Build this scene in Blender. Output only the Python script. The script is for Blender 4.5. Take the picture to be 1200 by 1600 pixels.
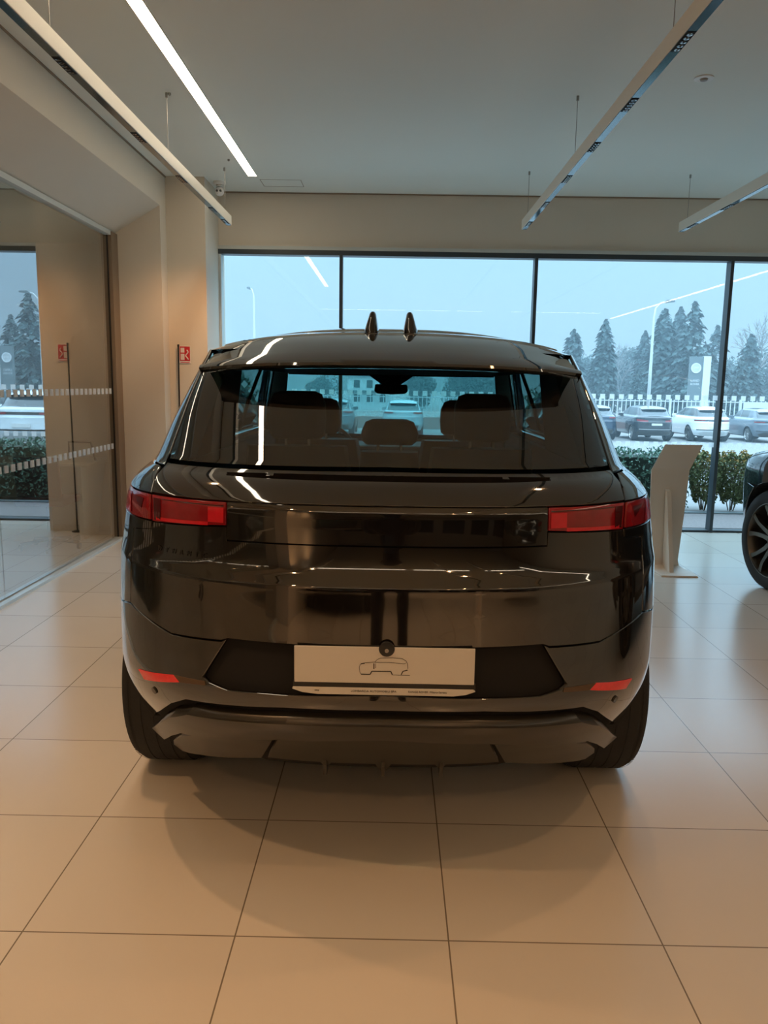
import bpy, bmesh, math, random
from mathutils import Vector, Matrix
from mathutils.geometry import delaunay_2d_cdt
PI = math.pi
random.seed(7)
C = bpy.context.scene.collection
for o in list(bpy.data.objects): bpy.data.objects.remove(o)

# ------------------------------------------------------------------ camera, sky, exposure
FPX, TH, ROLL, YAW, HC = 1234.35, .159788, .015879, -.00841, 1.537
cam = bpy.data.cameras.new('camera'); co = bpy.data.objects.new('camera', cam); C.objects.link(co)
cam.sensor_fit = 'VERTICAL'; cam.sensor_height = 36; cam.lens = FPX / 1600 * 36; cam.clip_start = .05; cam.clip_end = 600
cy_, sy_ = math.cos(YAW), math.sin(YAW)
F_ = Vector((sy_*math.cos(TH), cy_*math.cos(TH), -math.sin(TH))); r_ = Vector((cy_, -sy_, 0)); u_ = r_.cross(F_)
R_ = math.cos(ROLL)*r_ + math.sin(ROLL)*u_; U_ = -math.sin(ROLL)*r_ + math.cos(ROLL)*u_
M = Matrix((R_, U_, -F_)).transposed().to_4x4(); M.translation = Vector((0, 0, HC)); co.matrix_world = M
bpy.context.scene.camera = co
vs = bpy.context.scene.view_settings
vs.view_transform = 'Standard'; vs.look = 'None'; vs.exposure = 0; vs.gamma = 1; vs.use_curve_mapping = False

SKY_STRENGTH = 1.0
LED_STRENGTH = 16.0
SPOT_WATTS = 58.0
world = bpy.data.worlds.new('overcast_sky'); bpy.context.scene.world = world; world.use_nodes = True
nt = world.node_tree; nt.nodes.clear()
out = nt.nodes.new('ShaderNodeOutputWorld'); bg = nt.nodes.new('ShaderNodeBackground'); bg.inputs[1].default_value = SKY_STRENGTH
tc = nt.nodes.new('ShaderNodeTexCoord'); sx = nt.nodes.new('ShaderNodeSeparateXYZ'); cr = nt.nodes.new('ShaderNodeValToRGB')
nt.links.new(tc.outputs['Generated'], sx.inputs[0]); nt.links.new(sx.outputs['Z'], cr.inputs[0])
nt.links.new(cr.outputs[0], bg.inputs[0]); nt.links.new(bg.outputs[0], out.inputs[0])
cr.color_ramp.elements[0].position = 0.0; cr.color_ramp.elements[0].color = (.395, .60, .77, 1)
cr.color_ramp.elements[1].position = .17; cr.color_ramp.elements[1].color = (.365, .58, .76, 1)
e_ = cr.color_ramp.elements.new(.45); e_.color = (2.3, 3.6, 4.7, 1)
e_ = cr.color_ramp.elements.new(1.0); e_.color = (3.8, 5.4, 6.8, 1)

# ------------------------------------------------------------------ materials
def mat(name, col, rough=.5, metal=0, coat=0, ior=1.5, spec=.5, emit=None, es=0, noise=0, nscale=8, bump=0, bscale=60):
    m = bpy.data.materials.new(name); m.use_nodes = True; n = m.node_tree; b = n.nodes['Principled BSDF']
    b.inputs['Base Color'].default_value = (*col, 1); b.inputs['Roughness'].default_value = rough
    b.inputs['Metallic'].default_value = metal; b.inputs['Coat Weight'].default_value = coat; b.inputs['Coat Roughness'].default_value = .01
    b.inputs['IOR'].default_value = ior; b.inputs['Specular IOR Level'].default_value = spec
    if emit: b.inputs['Emission Color'].default_value = (*emit, 1); b.inputs['Emission Strength'].default_value = es
    t = n.nodes.new('ShaderNodeTexCoord')
    if noise or True:
        nz = n.nodes.new('ShaderNodeTexNoise'); nz.inputs['Scale'].default_value = nscale; nz.inputs['Detail'].default_value = 4
        n.links.new(t.outputs['Object'], nz.inputs['Vector'])
        mx = n.nodes.new('ShaderNodeMix'); mx.data_type = 'RGBA'
        k = noise if noise else .02
        mx.inputs[6].default_value = (*[c*(1-k) for c in col], 1); mx.inputs[7].default_value = (*[min(1, c*(1+k)) for c in col], 1)
        n.links.new(nz.outputs['Fac'], mx.inputs[0]); n.links.new(mx.outputs[2], b.inputs['Base Color'])
    if bump:
        nb = n.nodes.new('ShaderNodeTexNoise'); nb.inputs['Scale'].default_value = bscale
        n.links.new(t.outputs['Object'], nb.inputs['Vector']); bp = n.nodes.new('ShaderNodeBump'); bp.inputs['Strength'].default_value = bump
        bp.inputs['Distance'].default_value = .01
        n.links.new(nb.outputs['Fac'], bp.inputs['Height']); n.links.new(bp.outputs[0], b.inputs['Normal'])
    return m
def glass(name, tint, ior=1.5, gloss=1.0):
    m = bpy.data.materials.new(name); m.use_nodes = True; n = m.node_tree; n.nodes.clear()
    o = n.nodes.new('ShaderNodeOutputMaterial'); mx = n.nodes.new('ShaderNodeMixShader'); tr = n.nodes.new('ShaderNodeBsdfTransparent')
    gl = n.nodes.new('ShaderNodeBsdfGlossy'); fr = n.nodes.new('ShaderNodeFresnel'); nz = n.nodes.new('ShaderNodeTexNoise')
    nz.inputs['Scale'].default_value = .5; t = n.nodes.new('ShaderNodeTexCoord'); n.links.new(t.outputs['Object'], nz.inputs['Vector'])
    c = n.nodes.new('ShaderNodeMix'); c.data_type = 'RGBA'; c.inputs[6].default_value = (*[v*.99 for v in tint], 1); c.inputs[7].default_value = (*tint, 1)
    n.links.new(nz.outputs['Fac'], c.inputs[0]); n.links.new(c.outputs[2], tr.inputs[0])
    gl.inputs['Color'].default_value = (gloss, gloss, gloss, 1); gl.inputs['Roughness'].default_value = .0; fr.inputs['IOR'].default_value = ior
    # back faces: keep the outside index so leaving the thin sheet does not turn into total reflection
    ge = n.nodes.new('ShaderNodeNewGeometry'); mi = n.nodes.new('ShaderNodeMix'); mi.data_type = 'FLOAT'
    mi.inputs[2].default_value = ior; mi.inputs[3].default_value = 1/ior
    n.links.new(ge.outputs['Backfacing'], mi.inputs[0]); n.links.new(mi.outputs[0], fr.inputs['IOR'])
    n.links.new(fr.outputs[0], mx.inputs[0]); n.links.new(tr.outputs[0], mx.inputs[1]); n.links.new(gl.outputs[0], mx.inputs[2]); n.links.new(mx.outputs[0], o.inputs[0])
    return m
def tiles(name, col, grout, size, ox, oy, rough):
    m = mat(name, col, rough, noise=.05, nscale=1.3); n = m.node_tree; b = n.nodes['Principled BSDF']
    prev = b.inputs['Base Color'].links[0].from_socket
    g = n.nodes.new('ShaderNodeNewGeometry'); s = n.nodes.new('ShaderNodeSeparateXYZ'); n.links.new(g.outputs['Position'], s.inputs[0])
    def line(sock, off):
        a = n.nodes.new('ShaderNodeMath'); a.operation = 'SUBTRACT'; a.inputs[1].default_value = off; n.links.new(sock, a.inputs[0])
        p = n.nodes.new('ShaderNodeMath'); p.operation = 'PINGPONG'; p.inputs[1].default_value = size/2; n.links.new(a.outputs[0], p.inputs[0])
        l = n.nodes.new('ShaderNodeMath'); l.operation = 'LESS_THAN'; l.inputs[1].default_value = .0022; n.links.new(p.outputs[0], l.inputs[0])
        return l.outputs[0]
    a, c = line(s.outputs[0], ox), line(s.outputs[1], oy)
    mxm = n.nodes.new('ShaderNodeMath'); mxm.operation = 'MAXIMUM'; n.links.new(a, mxm.inputs[0]); n.links.new(c, mxm.inputs[1])
    # a slight difference from tile to tile
    v = n.nodes.new('ShaderNodeVectorMath'); v.operation = 'SUBTRACT'; v.inputs[1].default_value = (ox, oy, 0); n.links.new(g.outputs['Position'], v.inputs[0])
    v2 = n.nodes.new('ShaderNodeVectorMath'); v2.operation = 'DIVIDE'; v2.inputs[1].default_value = (size, size, 1); n.links.new(v.outputs[0], v2.inputs[0])
    v3 = n.nodes.new('ShaderNodeVectorMath'); v3.operation = 'FLOOR'; n.links.new(v2.outputs[0], v3.inputs[0])
    wn = n.nodes.new('ShaderNodeTexWhiteNoise'); n.links.new(v3.outputs[0], wn.inputs['Vector'])
    mr = n.nodes.new('ShaderNodeMapRange'); mr.inputs[3].default_value = .96; mr.inputs[4].default_value = 1.03; n.links.new(wn.outputs['Value'], mr.inputs[0])
    mul = n.nodes.new('ShaderNodeMix'); mul.data_type = 'RGBA'; mul.blend_type = 'MULTIPLY'; mul.inputs[0].default_value = 1
    n.links.new(prev, mul.inputs[6]); n.links.new(mr.outputs[0], mul.inputs[7])
    mx = n.nodes.new('ShaderNodeMix'); mx.data_type = 'RGBA'; mx.inputs[7].default_value = (*grout, 1)
    n.links.new(mxm.outputs[0], mx.inputs[0]); n.links.new(mul.outputs[2], mx.inputs[6]); n.links.new(mx.outputs[2], b.inputs['Base Color'])
    return m
FLOOR = tiles('porcelain_tile', (.64, .60, .53), (.20, .17, .135), .6, -.4167, 1.9984, .22); FLOOR.node_tree.nodes['Principled BSDF'].inputs['IOR'].default_value = 1.62
CEIL = mat('ceiling_paint', (.74, .76, .71), .9, noise=.02, nscale=1)
WALL = mat('wall_plaster', (.68, .62, .53), .85, noise=.03, nscale=2, bump=.03)
WALLW = mat('white_plaster', (.72, .68, .62), .8, noise=.02)
FRAME = mat('window_frame_dark', (.035, .05, .06), .4)
SILLM = mat('pale_trim', (.55, .58, .56), .5)
BRONZE = mat('bronze_frame', (.27, .20, .14), .45, metal=.3)
WGLASS = glass('window_glass', (.90, .985, 1.0))
PGLASS = glass('partition_glass', (.80, .88, .86), ior=6.0)
DOTS = bpy.data.materials.new('frosted_sticker'); DOTS.use_nodes = True; _n = DOTS.node_tree; _n.nodes.clear()
_o = _n.nodes.new('ShaderNodeOutputMaterial'); _m = _n.nodes.new('ShaderNodeMixShader'); _a = _n.nodes.new('ShaderNodeBsdfTranslucent'); _b = _n.nodes.new('ShaderNodeBsdfDiffuse')
_a.inputs[0].default_value = (.95, .97, .97, 1); _b.inputs[0].default_value = (.85, .88, .88, 1); _m.inputs[0].default_value = .35
_n.links.new(_a.outputs[0], _m.inputs[1]); _n.links.new(_b.outputs[0], _m.inputs[2]); _n.links.new(_m.outputs[0], _o.inputs[0])
LED = mat('led_diffuser', (1, .95, .85), .4, emit=(1, .83, .60), es=LED_STRENGTH)
TRACK = mat('track_white', (.80, .74, .64), .35)
TRACKB = mat('track_glossy_underside', (.10, .17, .21), .12, metal=.6)
BLACKM = mat('black_plastic', (.012, .012, .013), .35)
BLACKR = mat('black_rubber', (.016, .017, .018), .75, bump=.1, bscale=90)
MATTE = mat('matte_black', (.006, .006, .007), .9)
STEEL = mat('steel_wire', (.35, .33, .30), .35, metal=.8)
PAINT = mat('black_gloss_paint', (.0075, .0062, .0055), .05, coat=1, ior=1.75, spec=.5)
GLOSSB = mat('gloss_black_trim', (.003, .003, .004), .05, coat=1)
LOWB = mat('satin_dark_trim', (.022, .019, .014), .32, coat=.3)
TEAL = mat('dark_blue_paint', (.010, .022, .032), .08, coat=1, ior=1.8)
CARGLASS = glass('tinted_rear_glass', (.26, .50, .50), ior=2.0)
SCREEN = glass('windscreen_glass', (.78, .93, .90))
PRIV = glass('privacy_glass', (.03, .035, .04), ior=1.6)
FARGLASS = mat('dark_car_glass', (.03, .05, .06), .08, coat=1)
REDL = mat('red_lamp_glass', (.24, .006, .012), .12, coat=1, noise=.45, nscale=14)
REDB = mat('bright_red_reflector', (.55, .010, .022), .2, coat=1, noise=.2, nscale=40)
REDD = mat('dark_red_lamp_inner', (.06, .004, .008), .15, coat=1)
REFR = mat('red_reflex_reflector', (.85, .02, .02), .25, coat=1, noise=.15, nscale=90)
BRZ = mat('bronze_strip', (.13, .085, .055), .3, metal=.5)
PLATE = mat('cream_plate', (.62, .60, .56), .5)
INK = mat('dark_ink', (.03, .025, .02), .6)
ALLOY = mat('dark_alloy', (.16, .15, .13), .28, metal=.85)
ALLOYS = mat('silver_alloy', (.55, .55, .55), .3, metal=.8)
DISC = mat('brake_disc', (.30, .28, .25), .35, metal=.9)
SEATM = mat('dark_leather', (.012, .012, .015), .55, bump=.05)
LINER = mat('dark_headliner', (.012, .013, .018), .9)
KIOSK = mat('beige_powder_coat', (.78, .72, .63), .5)
REDS = mat('sign_red', (.55, .02, .03), .5)
WHITES = mat('sign_white', (.75, .68, .66), .5)
DOORW = mat('white_enamel', (.75, .74, .72), .4)
PVGRAV = mat('pale_gravel', (.21, .185, .18), .9, noise=.35, nscale=45, bump=.5, bscale=60)
ASPH = mat('pale_asphalt', (.21, .205, .20), .85, noise=.08, nscale=1.5)
FENCE = mat('fence_white_paint', (.62, .64, .66), .5)
PINKW = mat('brick_base', (.34, .22, .20), .9, noise=.2, nscale=4)
LEAFC = mat('conifer_needles', (.05, .09, .09), .8, noise=.4, nscale=1.2)
LEAFB = mat('broadleaf_dark', (.05, .09, .085), .8, noise=.4, nscale=1.2)
BARK = mat('grey_bark', (.22, .22, .22), .9)
HEDGE = mat('hedge_leaf', (.085, .18, .13), .6, noise=.5, nscale=12)
HEDGE2 = mat('hedge_leaf_olive', (.15, .19, .08), .6, noise=.6, nscale=7)
HEDGEY = mat('hedge_leaf_yellow', (.42, .27, .08), .6, noise=.4, nscale=12)
WOODST = mat('branch_brown', (.09, .07, .05), .9)
TOTG = mat('totem_grey', (.15, .19, .20), .5)
TOTW = mat('totem_white', (.72, .74, .75), .4)
POLEM = mat('galvanised_pole', (.60, .62, .62), .5, metal=.2)
CLOTH = mat('dark_trousers', (.012, .013, .02), .9)
SKIN = mat('skin', (.45, .28, .2), .6)
CLOTHR = mat('dark_red_fabric', (.10, .012, .016), .8)

# ------------------------------------------------------------------ helpers
def link_mesh(name, verts, faces, m, parent=None, smooth=False, loc=None):
    me = bpy.data.meshes.new(name); me.from_pydata([tuple(v) for v in verts], [], faces); me.update()
    if smooth: me.polygons.foreach_set('use_smooth', [True]*len(me.polygons))
    mm = m if isinstance(m, (list, tuple)) else [m]
    for x in mm: me.materials.append(x)
    o = bpy.data.objects.new(name, me); C.objects.link(o)
    if parent: o.parent = parent
    if loc: o.location = loc
    return o
class MB:
    def __init__(s): s.v = []; s.f = []
    def box(s, x0, x1, y0, y1, z0, z1):
        b = len(s.v); s.v += [(x, y, z) for z in (z0, z1) for y in (y0, y1) for x in (x0, x1)]
        s.f += [tuple(b+i for i in q) for q in ((0, 2, 3, 1), (4, 5, 7, 6), (0, 1, 5, 4), (2, 6, 7, 3), (0, 4, 6, 2), (1, 3, 7, 5))]; return s
    def quad(s, *p):
        b = len(s.v); s.v += list(p); s.f.append(tuple(range(b, b+len(p)))); return s
    def prism(s, poly, fa, fb):           # poly of (a,b); fa, fb map a point to 3D at either end
        n = len(poly); b = len(s.v); s.v += [fa(*p) for p in poly] + [fb(*p) for p in poly]
        s.f.append(tuple(b+i for i in range(n))[::-1]); s.f.append(tuple(b+n+i for i in range(n)))
        for i in range(n): j = (i+1) % n; s.f.append((b+i, b+j, b+n+j, b+n+i))
        return s
    def tube(s, pts, rad, n=8, cap=True):
        rads = rad if isinstance(rad, (list, tuple)) else [rad]*len(pts)
        base = len(s.v); P = [Vector(p) for p in pts]; up0 = None
        for i, p in enumerate(P):
            d = (P[min(i+1, len(P)-1)] - P[max(i-1, 0)]).normalized()
            a = Vector((0, 0, 1)) if abs(d.z) < .9 else Vector((1, 0, 0))
            if up0 is not None: a = up0
            x = d.cross(a).normalized(); y = x.cross(d).normalized(); up0 = y
            for k in range(n):
                t = 2*PI*k/n; s.v.append(tuple(p + (x*math.cos(t)+y*math.sin(t))*rads[i]))
        for i in range(len(P)-1):
            for k in range(n):
                k2 = (k+1) % n; s.f.append((base+i*n+k, base+i*n+k2, base+(i+1)*n+k2, base+(i+1)*n+k))
        if cap:
            s.f.append(tuple(base+k for k in range(n))[::-1]); s.f.append(tuple(base+(len(P)-1)*n+k for k in range(n)))
        return s
    def lathe(s, prof, cx, cy, cz, axis='x', n=48, closed=True):   # prof (axial, radius)
        b = len(s.v); m = len(prof)
        for k in range(n):
            t = 2*PI*k/n; c, d = math.cos(t), math.sin(t)
            for a, r in prof:
                s.v.append((cx+a, cy+r*c, cz+r*d) if axis == 'x' else ((cx+r*c, cy+a, cz+r*d) if axis == 'y' else (cx+r*c, cy+r*d, cz+a)))
        for k in range(n):
            k2 = (k+1) % n
            for i in range(m if closed else m-1):
                j = (i+1) % m; s.f.append((b+k*m+i, b+k*m+j, b+k2*m+j, b+k2*m+i))
        return s
    def build(s, name, m, parent=None, smooth=False, bevel=0, loc=None, auto=None):
        o = link_mesh(name, s.v, s.f, m, parent, smooth, loc)
        bm = bmesh.new(); bm.from_mesh(o.data); bmesh.ops.recalc_face_normals(bm, faces=bm.faces); bm.to_mesh(o.data); bm.free()
        if auto is not None:
            for p in o.data.polygons: p.use_smooth = True
            md = None
            o.data.set_sharp_from_angle(angle=math.radians(auto))
        if bevel:
            md = o.modifiers.new('bevel', 'BEVEL'); md.width = bevel; md.segments = 3; md.limit_method = 'ANGLE'
        return o
def tag(o, label=None, cat=None, group=None, kind=None):
    if label: o['label'] = label
    if cat: o['category'] = cat
    if group: o['group'] = group
    if kind: o['kind'] = kind
    return o
def empty(name, loc=(0, 0, 0), rz=0, **k):
    o = bpy.data.objects.new(name, None); C.objects.link(o); o.location = loc; o.rotation_euler = (0, 0, rz); o.empty_display_size = .1
    return tag(o, k.get('label'), k.get('cat'), k.get('group'), k.get('kind'))
def copy_tree(o, parent=None):
    c = o.copy(); C.objects.link(c)
    if parent: c.parent = parent
    for ch in list(o.children): copy_tree(ch, c)
    return c
def struct(o, label=None, cat=None): o['kind'] = 'structure'; return tag(o, label, cat)
def text(name, body, size, m, parent, loc, rot=(PI/2, 0, 0), sx=1.0):
    cu = bpy.data.curves.new(name, 'FONT'); cu.body = body; cu.size = size; cu.extrude = .0004; cu.align_x = 'CENTER'; cu.align_y = 'CENTER'; cu.resolution_u = 3
    t = bpy.data.objects.new(name, cu); C.objects.link(t)
    dg = bpy.context.evaluated_depsgraph_get(); me = bpy.data.meshes.new_from_object(t.evaluated_get(dg)); bpy.data.objects.remove(t)
    me.materials.clear(); me.materials.append(m); o = bpy.data.objects.new(name, me); C.objects.link(o); o.parent = parent; o.location = loc; o.rotation_euler = rot; o.scale = (sx, 1, 1)
    return o

# ------------------------------------------------------------------ the room
YW = 8.55; ZC = 3.476; XL = -2.22; XG = -2.67; XR = 8.2; YB = -13.0
struct(MB().box(-7, XR+.3, YB-.3, YW+.1, -.12, 0).build('floor', FLOOR), 'large beige porcelain floor tiles with fine dark joints', 'floor')
struct(MB().box(XL-.3, XR+.3, YB-.3, YW+.3, ZC, ZC+.15).build('ceiling', CEIL), 'flat grey painted showroom ceiling', 'ceiling')
struct(MB().box(-2.22, XR+.3, YW, YW+.28, 2.94, ZC).build('wall_back', WALL), 'beige wall band above the storefront glazing', 'wall')
# corner column between the partition bay and the storefront
struct(MB().box(-2.81, -1.84, 7.965, YW+.28, 0, ZC).build('wall_corner_column', WALL), 'beige plastered corner column left of the storefront glazing', 'wall')
# left wall: strip beside the bay, lintel over it with a splayed soffit, solid wall further back
struct(MB().box(-2.81, XL, 7.765, 7.965, 0, ZC).build('wall_left', WALL), 'narrow beige wall strip and reveal at the end of the glass partition bay', 'wall')
lin = MB().prism([(XL, ZC), (XL, 3.17), (-2.67, 2.90), (-2.80, 2.90), (-2.80, ZC)], lambda x, z: (x, -2.5, z), lambda x, z: (x, 7.765, z))
struct(lin.build('wall_left_lintel', WALL), 'beige lintel with sloping underside above the glass partition', 'wall')
struct(MB().box(-2.80, XL, YB, -2.5, 0, ZC).build('wall_left_rear', WALL), 'beige solid wall behind the glass partition bay', 'wall')
struct(MB().box(XR, XR+.2, YB, YW, 0, ZC).build('wall_right', WALL), 'beige wall on the far right of the showroom', 'wall')
struct(MB().box(-2.8, XR, YB-.2, YB, 0, ZC).build('wall_front', WALL), 'beige wall behind the viewer', 'wall')
# office beyond the partition
struct(MB().box(-6.8, -6.6, -3, 8.4, 0, 2.9).build('wall_office_left', WALLW), 'pale wall of the office beyond the glass partition', 'wall')
struct(MB().box(-6.8, -2.81, 8.3, 8.5, 0, 2.9).build('wall_office_back', WALLW), 'pale end wall of the office beyond the glass partition', 'wall')
struct(MB().box(-6.8, -2.81, -3.2, -3.0, 0, 2.9).build('wall_office_front', WALLW), 'near wall of the office beyond the glass partition', 'wall')
struct(MB().box(-6.8, -2.805, -3.2, 8.5, 2.9, 3.0).build('ceiling_office', CEIL), 'low ceiling of the office beyond the partition', 'ceiling')

def sticker_rows(name, parent, fn, a0, a1, zs, w=.05, step=.10):
    mb = MB(); a = a0
    while a < a1:
        for z in zs: mb.quad(fn(a, z), fn(a+w, z), fn(a+w, z+w), fn(a, z+w))
        a += step
    return mb.build(name, DOTS, parent)
# window 1: the storefront
w1 = struct(empty('window_1', (0, 0, 0)), 'full height storefront glazing with slim dark mullions', 'window')
XM = [-.558, 1.468, 3.492, 5.518, 7.543]
MB().box(-1.84, XR, YW-.03, YW+.1, 2.855, 2.905).build('window_head', FRAME, w1)
MB().box(-1.84, XR, YW-.03, YW+.28, 2.905, 2.94).build('head_trim', SILLM, w1)
MB().box(-1.84, XR, YW-.03, YW+.1, 0, .022).build('window_sill', FRAME, w1)
MB().box(-1.84, -1.815, YW-.02, YW+.1, 0, 2.86).build('window_jamb', SILLM, w1)
for x in XM: MB().box(x-.017, x+.017, YW-.05, YW+.07, 0, 2.86).build('mullion', FRAME, w1, bevel=.002)
ed = [-1.815]+XM+[XR]
for i in range(len(ed)-1):
    MB().quad((ed[i]+.0, YW+.02, .02), (ed[i+1], YW+.02, .02), (ed[i+1], YW+.02, 2.86), (ed[i], YW+.02, 2.86)).build('pane', WGLASS, w1)
sticker_rows('sticker_row', w1, lambda a, z: (a, YW+.012, z), -1.78, 8.1, [1.425], .052)
sticker_rows('sticker_row', w1, lambda a, z: (a, YW+.012, z), -1.78, 8.1, [.925], .052)
# window 2: the glass partition on the left
w2 = struct(empty('window_2', (0, 0, 0)), 'frameless glass partition with two rows of square stickers', 'window')
for a, b in ((-2.5, .2), (.2, 3.0), (3.0, 5.3), (5.3, 7.62)):
    MB().quad((XG, a+.003, .03), (XG, b-.003, .03), (XG, b-.003, 2.88), (XG, a+.003, 2.88)).build('pane', PGLASS, w2)
MB().box(XG-.02, XG+.035, -2.5, 7.765, 2.865, 2.905).build('head_rail', SILLM, w2)
MB().box(XG-.03, XG+.055, -2.5, 7.765, 0, .022).build('floor_rail', mat('pale_rail', (.62, .70, .72), .3, metal=.3), w2)
MB().box(XG-.06, XG+.04, 7.60, 7.765, 0, 2.90).build('jamb_post', BRONZE, w2)
MB().box(XG-.002, XG+.006, 7.585, 7.60, 0.02, 2.88).build('edge_seal', BLACKM, w2)
sticker_rows('sticker_row', w2, lambda a, z: (XG+.004, a, z), -2.4, 7.5, [1.41], .052)
sticker_rows('sticker_row', w2, lambda a, z: (XG+.004, a, z), -2.4, 7.5, [.89], .052)
# ceiling shadow joints and access panel
struct(MB().box(XL, XR, YW-.012, YW, ZC-.012, ZC).build('trim_1', BRONZE), 'thin shadow joint where ceiling meets the storefront wall', 'trim')
struct(MB().box(XL, XL+.01, -2.5, 7.965, ZC-.012, ZC).build('trim_2', BRONZE), 'thin shadow joint along the left wall', 'trim')
ap = MB()
for (x0, x1, y0, y1) in ((-1.32, -.92, 8.03, 8.036), (-1.32, -.92, 8.295, 8.301), (-1.32, -1.314, 8.03, 8.3), (-.926, -.92, 8.03, 8.3)): ap.box(x0, x1, y0, y1, ZC-.0015, ZC+.001)
struct(ap.build('trim_3', BRONZE), 'fine outline of the ceiling access panel by the storefront', 'trim')

# ------------------------------------------------------------------ lamps
def led(x0, x1, y0, y1, label):
    t = empty('recessed_strip_light', ((x0+x1)/2, (y0+y1)/2, ZC), label=label, cat='ceiling light', group='recessed light strips')
    cx, cy = (x0+x1)/2, (y0+y1)/2
    f = MB(); fr = .006
    f.box(x0-cx-fr, x1-cx+fr, y0-cy-fr, y0-cy, -.006, 0).box(x0-cx-fr, x1-cx+fr, y1-cy, y1-cy+fr, -.006, 0).box(x0-cx-fr, x0-cx, y0-cy, y1-cy, -.006, 0).box(x1-cx, x1-cx+fr, y0-cy, y1-cy, -.006, 0)
    f.build('frame', TRACK, t)
    MB().box(x0-cx, x1-cx, y0-cy, y1-cy, -.004, 0).build('diffuser', LED, t)
    return t
led(-1.405, -1.325, .7, 7.90, 'bright recessed light strip running up the ceiling left of the dark car')
led(6.05, 6.15, -5.7, 4.7, 'recessed light strip on the far right side of the ceiling')
for i, (a, b) in enumerate(((-2.0, .3), (.5, 2.3), (3.0, 5.4))):
    led(a, b, -4.2, -4.12, ['left', 'middle', 'right'][i]+' cross strip of the light row behind the viewer')
def beam(x, y0, y1, mods, cables, label, spots):
    t = empty('track_light', (x, y1, 3.0), label=label, cat='track light', group='suspended track lights')
    MB().box(-.024, .024, y0-y1, 0, .004, .088).build('beam_body', TRACK, t, bevel=.002)
    MB().box(-.020, .020, y0-y1+.01, -.008, 0, .006).build('glossy_underside', TRACKB, t)
    for m_ in mods:
        mo = MB().box(-.019, .019, m_-y1-.10, m_-y1+.10, -.002, .001).build('spot_module', MATTE, t)
        g = MB()
        for k in range(5): g.lathe([(0, .004), (.001, .012), (-.001, .014), (-.002, .006)], 0, m_-y1-.076+k*.038, -.003, 'z', 12)
        g.build('lens_ring', GLOSSB, mo)
    for c in cables:
        MB().tube([(0, c-y1, .085), (0, c-y1, ZC-3.0)], .0022, 6).build('suspension_wire', STEEL, t)
        MB().tube([(0, c-y1, ZC-3.0-.03), (0, c-y1, ZC-3.0)], .009, 10).build('ceiling_anchor', STEEL, t)
        MB().tube([(0, c-y1, .085), (0, c-y1, .105)], .006, 8).build('wire_clamp', STEEL, t)
    for s_, w_ in spots:
        l = bpy.data.lights.new('track_spot', 'SPOT'); l.energy = SPOT_WATTS*w_; l.color = (1, .53, .235); wide = s_ < 0 or s_ > 7; l.spot_size = 2.6 if wide else 1.75; l.spot_blend = .9 if wide else .6; l.shadow_soft_size = .03  # spots behind the viewer are unseen, added wide to brighten tail, stand and shadow
        lo = bpy.data.objects.new('track_spot', l); C.objects.link(lo); lo.parent = t; lo.location = (0, s_-y1, -.02)
beam(1.213, -6.0, 7.80, [-4.2, -2.5, -.2, .6, 1.3, 2.1, 2.88, 3.656, 4.428, 5.171, 5.937, 6.747, 7.523], [-2, 0, 1.9, 3.8, 5.71, 7.617],
     'long suspended track light right of the dark car', [(-4.5, 2.2), (-2.6, 2.4), (-.9, .9), (1.3, .55), (2.88, .55), (4.43, .6)])
beam(-1.575, -6.0, 7.80, [-4.2, -2.5, -.2, .6, 1.3, 2.1, 3.0, 4.0, 5.099, 6.087, 7.119, 7.605], [-2, 0, 1.9, 3.85, 5.75, 7.626],
     'long suspended track light nearest the glass partition', [(-4.5, 2.2), (-2.6, 2.4), (-.9, 1.2), (1.3, 1.15), (3.0, 1.1), (5.1, .3), (7.2, 1.15)])
beam(2.69, -6.0, 7.80, [.6, 2.1, 3.8, 5.2, 6.747, 7.505], [-2, 0, 1.9, 3.8, 5.7, 7.652],
     'suspended track light on the far right, only its end in view', [(-4.5, 1.2), (-2.0, .8), (3.8, .2)])

# ceiling devices
t = empty('security_camera', (-1.735, 8.15, ZC), label='small white dome security camera on the ceiling at the corner column', cat='camera')
MB().lathe([(0, .0), (0, .06), (-.02, .06), (-.028, .05), (-.028, 0)], 0, 0, 0, 'z', 24).build('mounting_base', DOORW, t, smooth=False)
MB().lathe([(-.028, 0), (-.028, .032), (-.05, .034)], 0, 0, 0, 'z', 20).build('neck', DOORW, t, smooth=True)
hd = MB().lathe([(-.045+0.0, .0)]+[(-.088-.045*math.cos(a), .045*math.sin(a)) for a in [PI*k/10 for k in range(11)]][1:-1]+[(-.133, 0)], 0, 0, 0, 'z', 24).build('camera_head', DOORW, t, smooth=True)
for xx in (-.016, .018): MB().lathe([(-.050, 0), (-.050, .011), (-.030, .012), (-.030, 0)], xx, 0, -.092, 'y', 16).build('lens', GLOSSB, hd)
t = empty('smoke_detector', (1.928, 5.372, ZC), label='white round smoke detector on the ceiling right of the long track light', cat='smoke detector')
MB().lathe([(0, 0), (0, .060), (-.006, .060), (-.009, .048), (-.009, .04), (-.006, .036), (-.006, 0)], 0, 0, 0, 'z', 32).build('ring', DOORW, t)
MB().lathe([(-.006, 0), (-.006, .026), (-.016, .020), (-.02, 0)], 0, 0, 0, 'z', 20).build('sensor', mat('grey_sensor', (.3, .29, .27), .5), t)
for k in range(2):
    t = MB().lathe([(0, 0), (0, .010), (-.012, .010), (-.018, .004), (-.018, 0)], 0, 0, 0, 'z', 12).build('ceiling_hook', STEEL)
    t.location = ((-1.555, 5.75, ZC), (-1.48, 7.35, ZC))[k]
    tag(t, ['small metal ceiling hook midway along the left light strip', 'small metal ceiling hook near the corner column'][k], 'hook', 'ceiling hooks')

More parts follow.
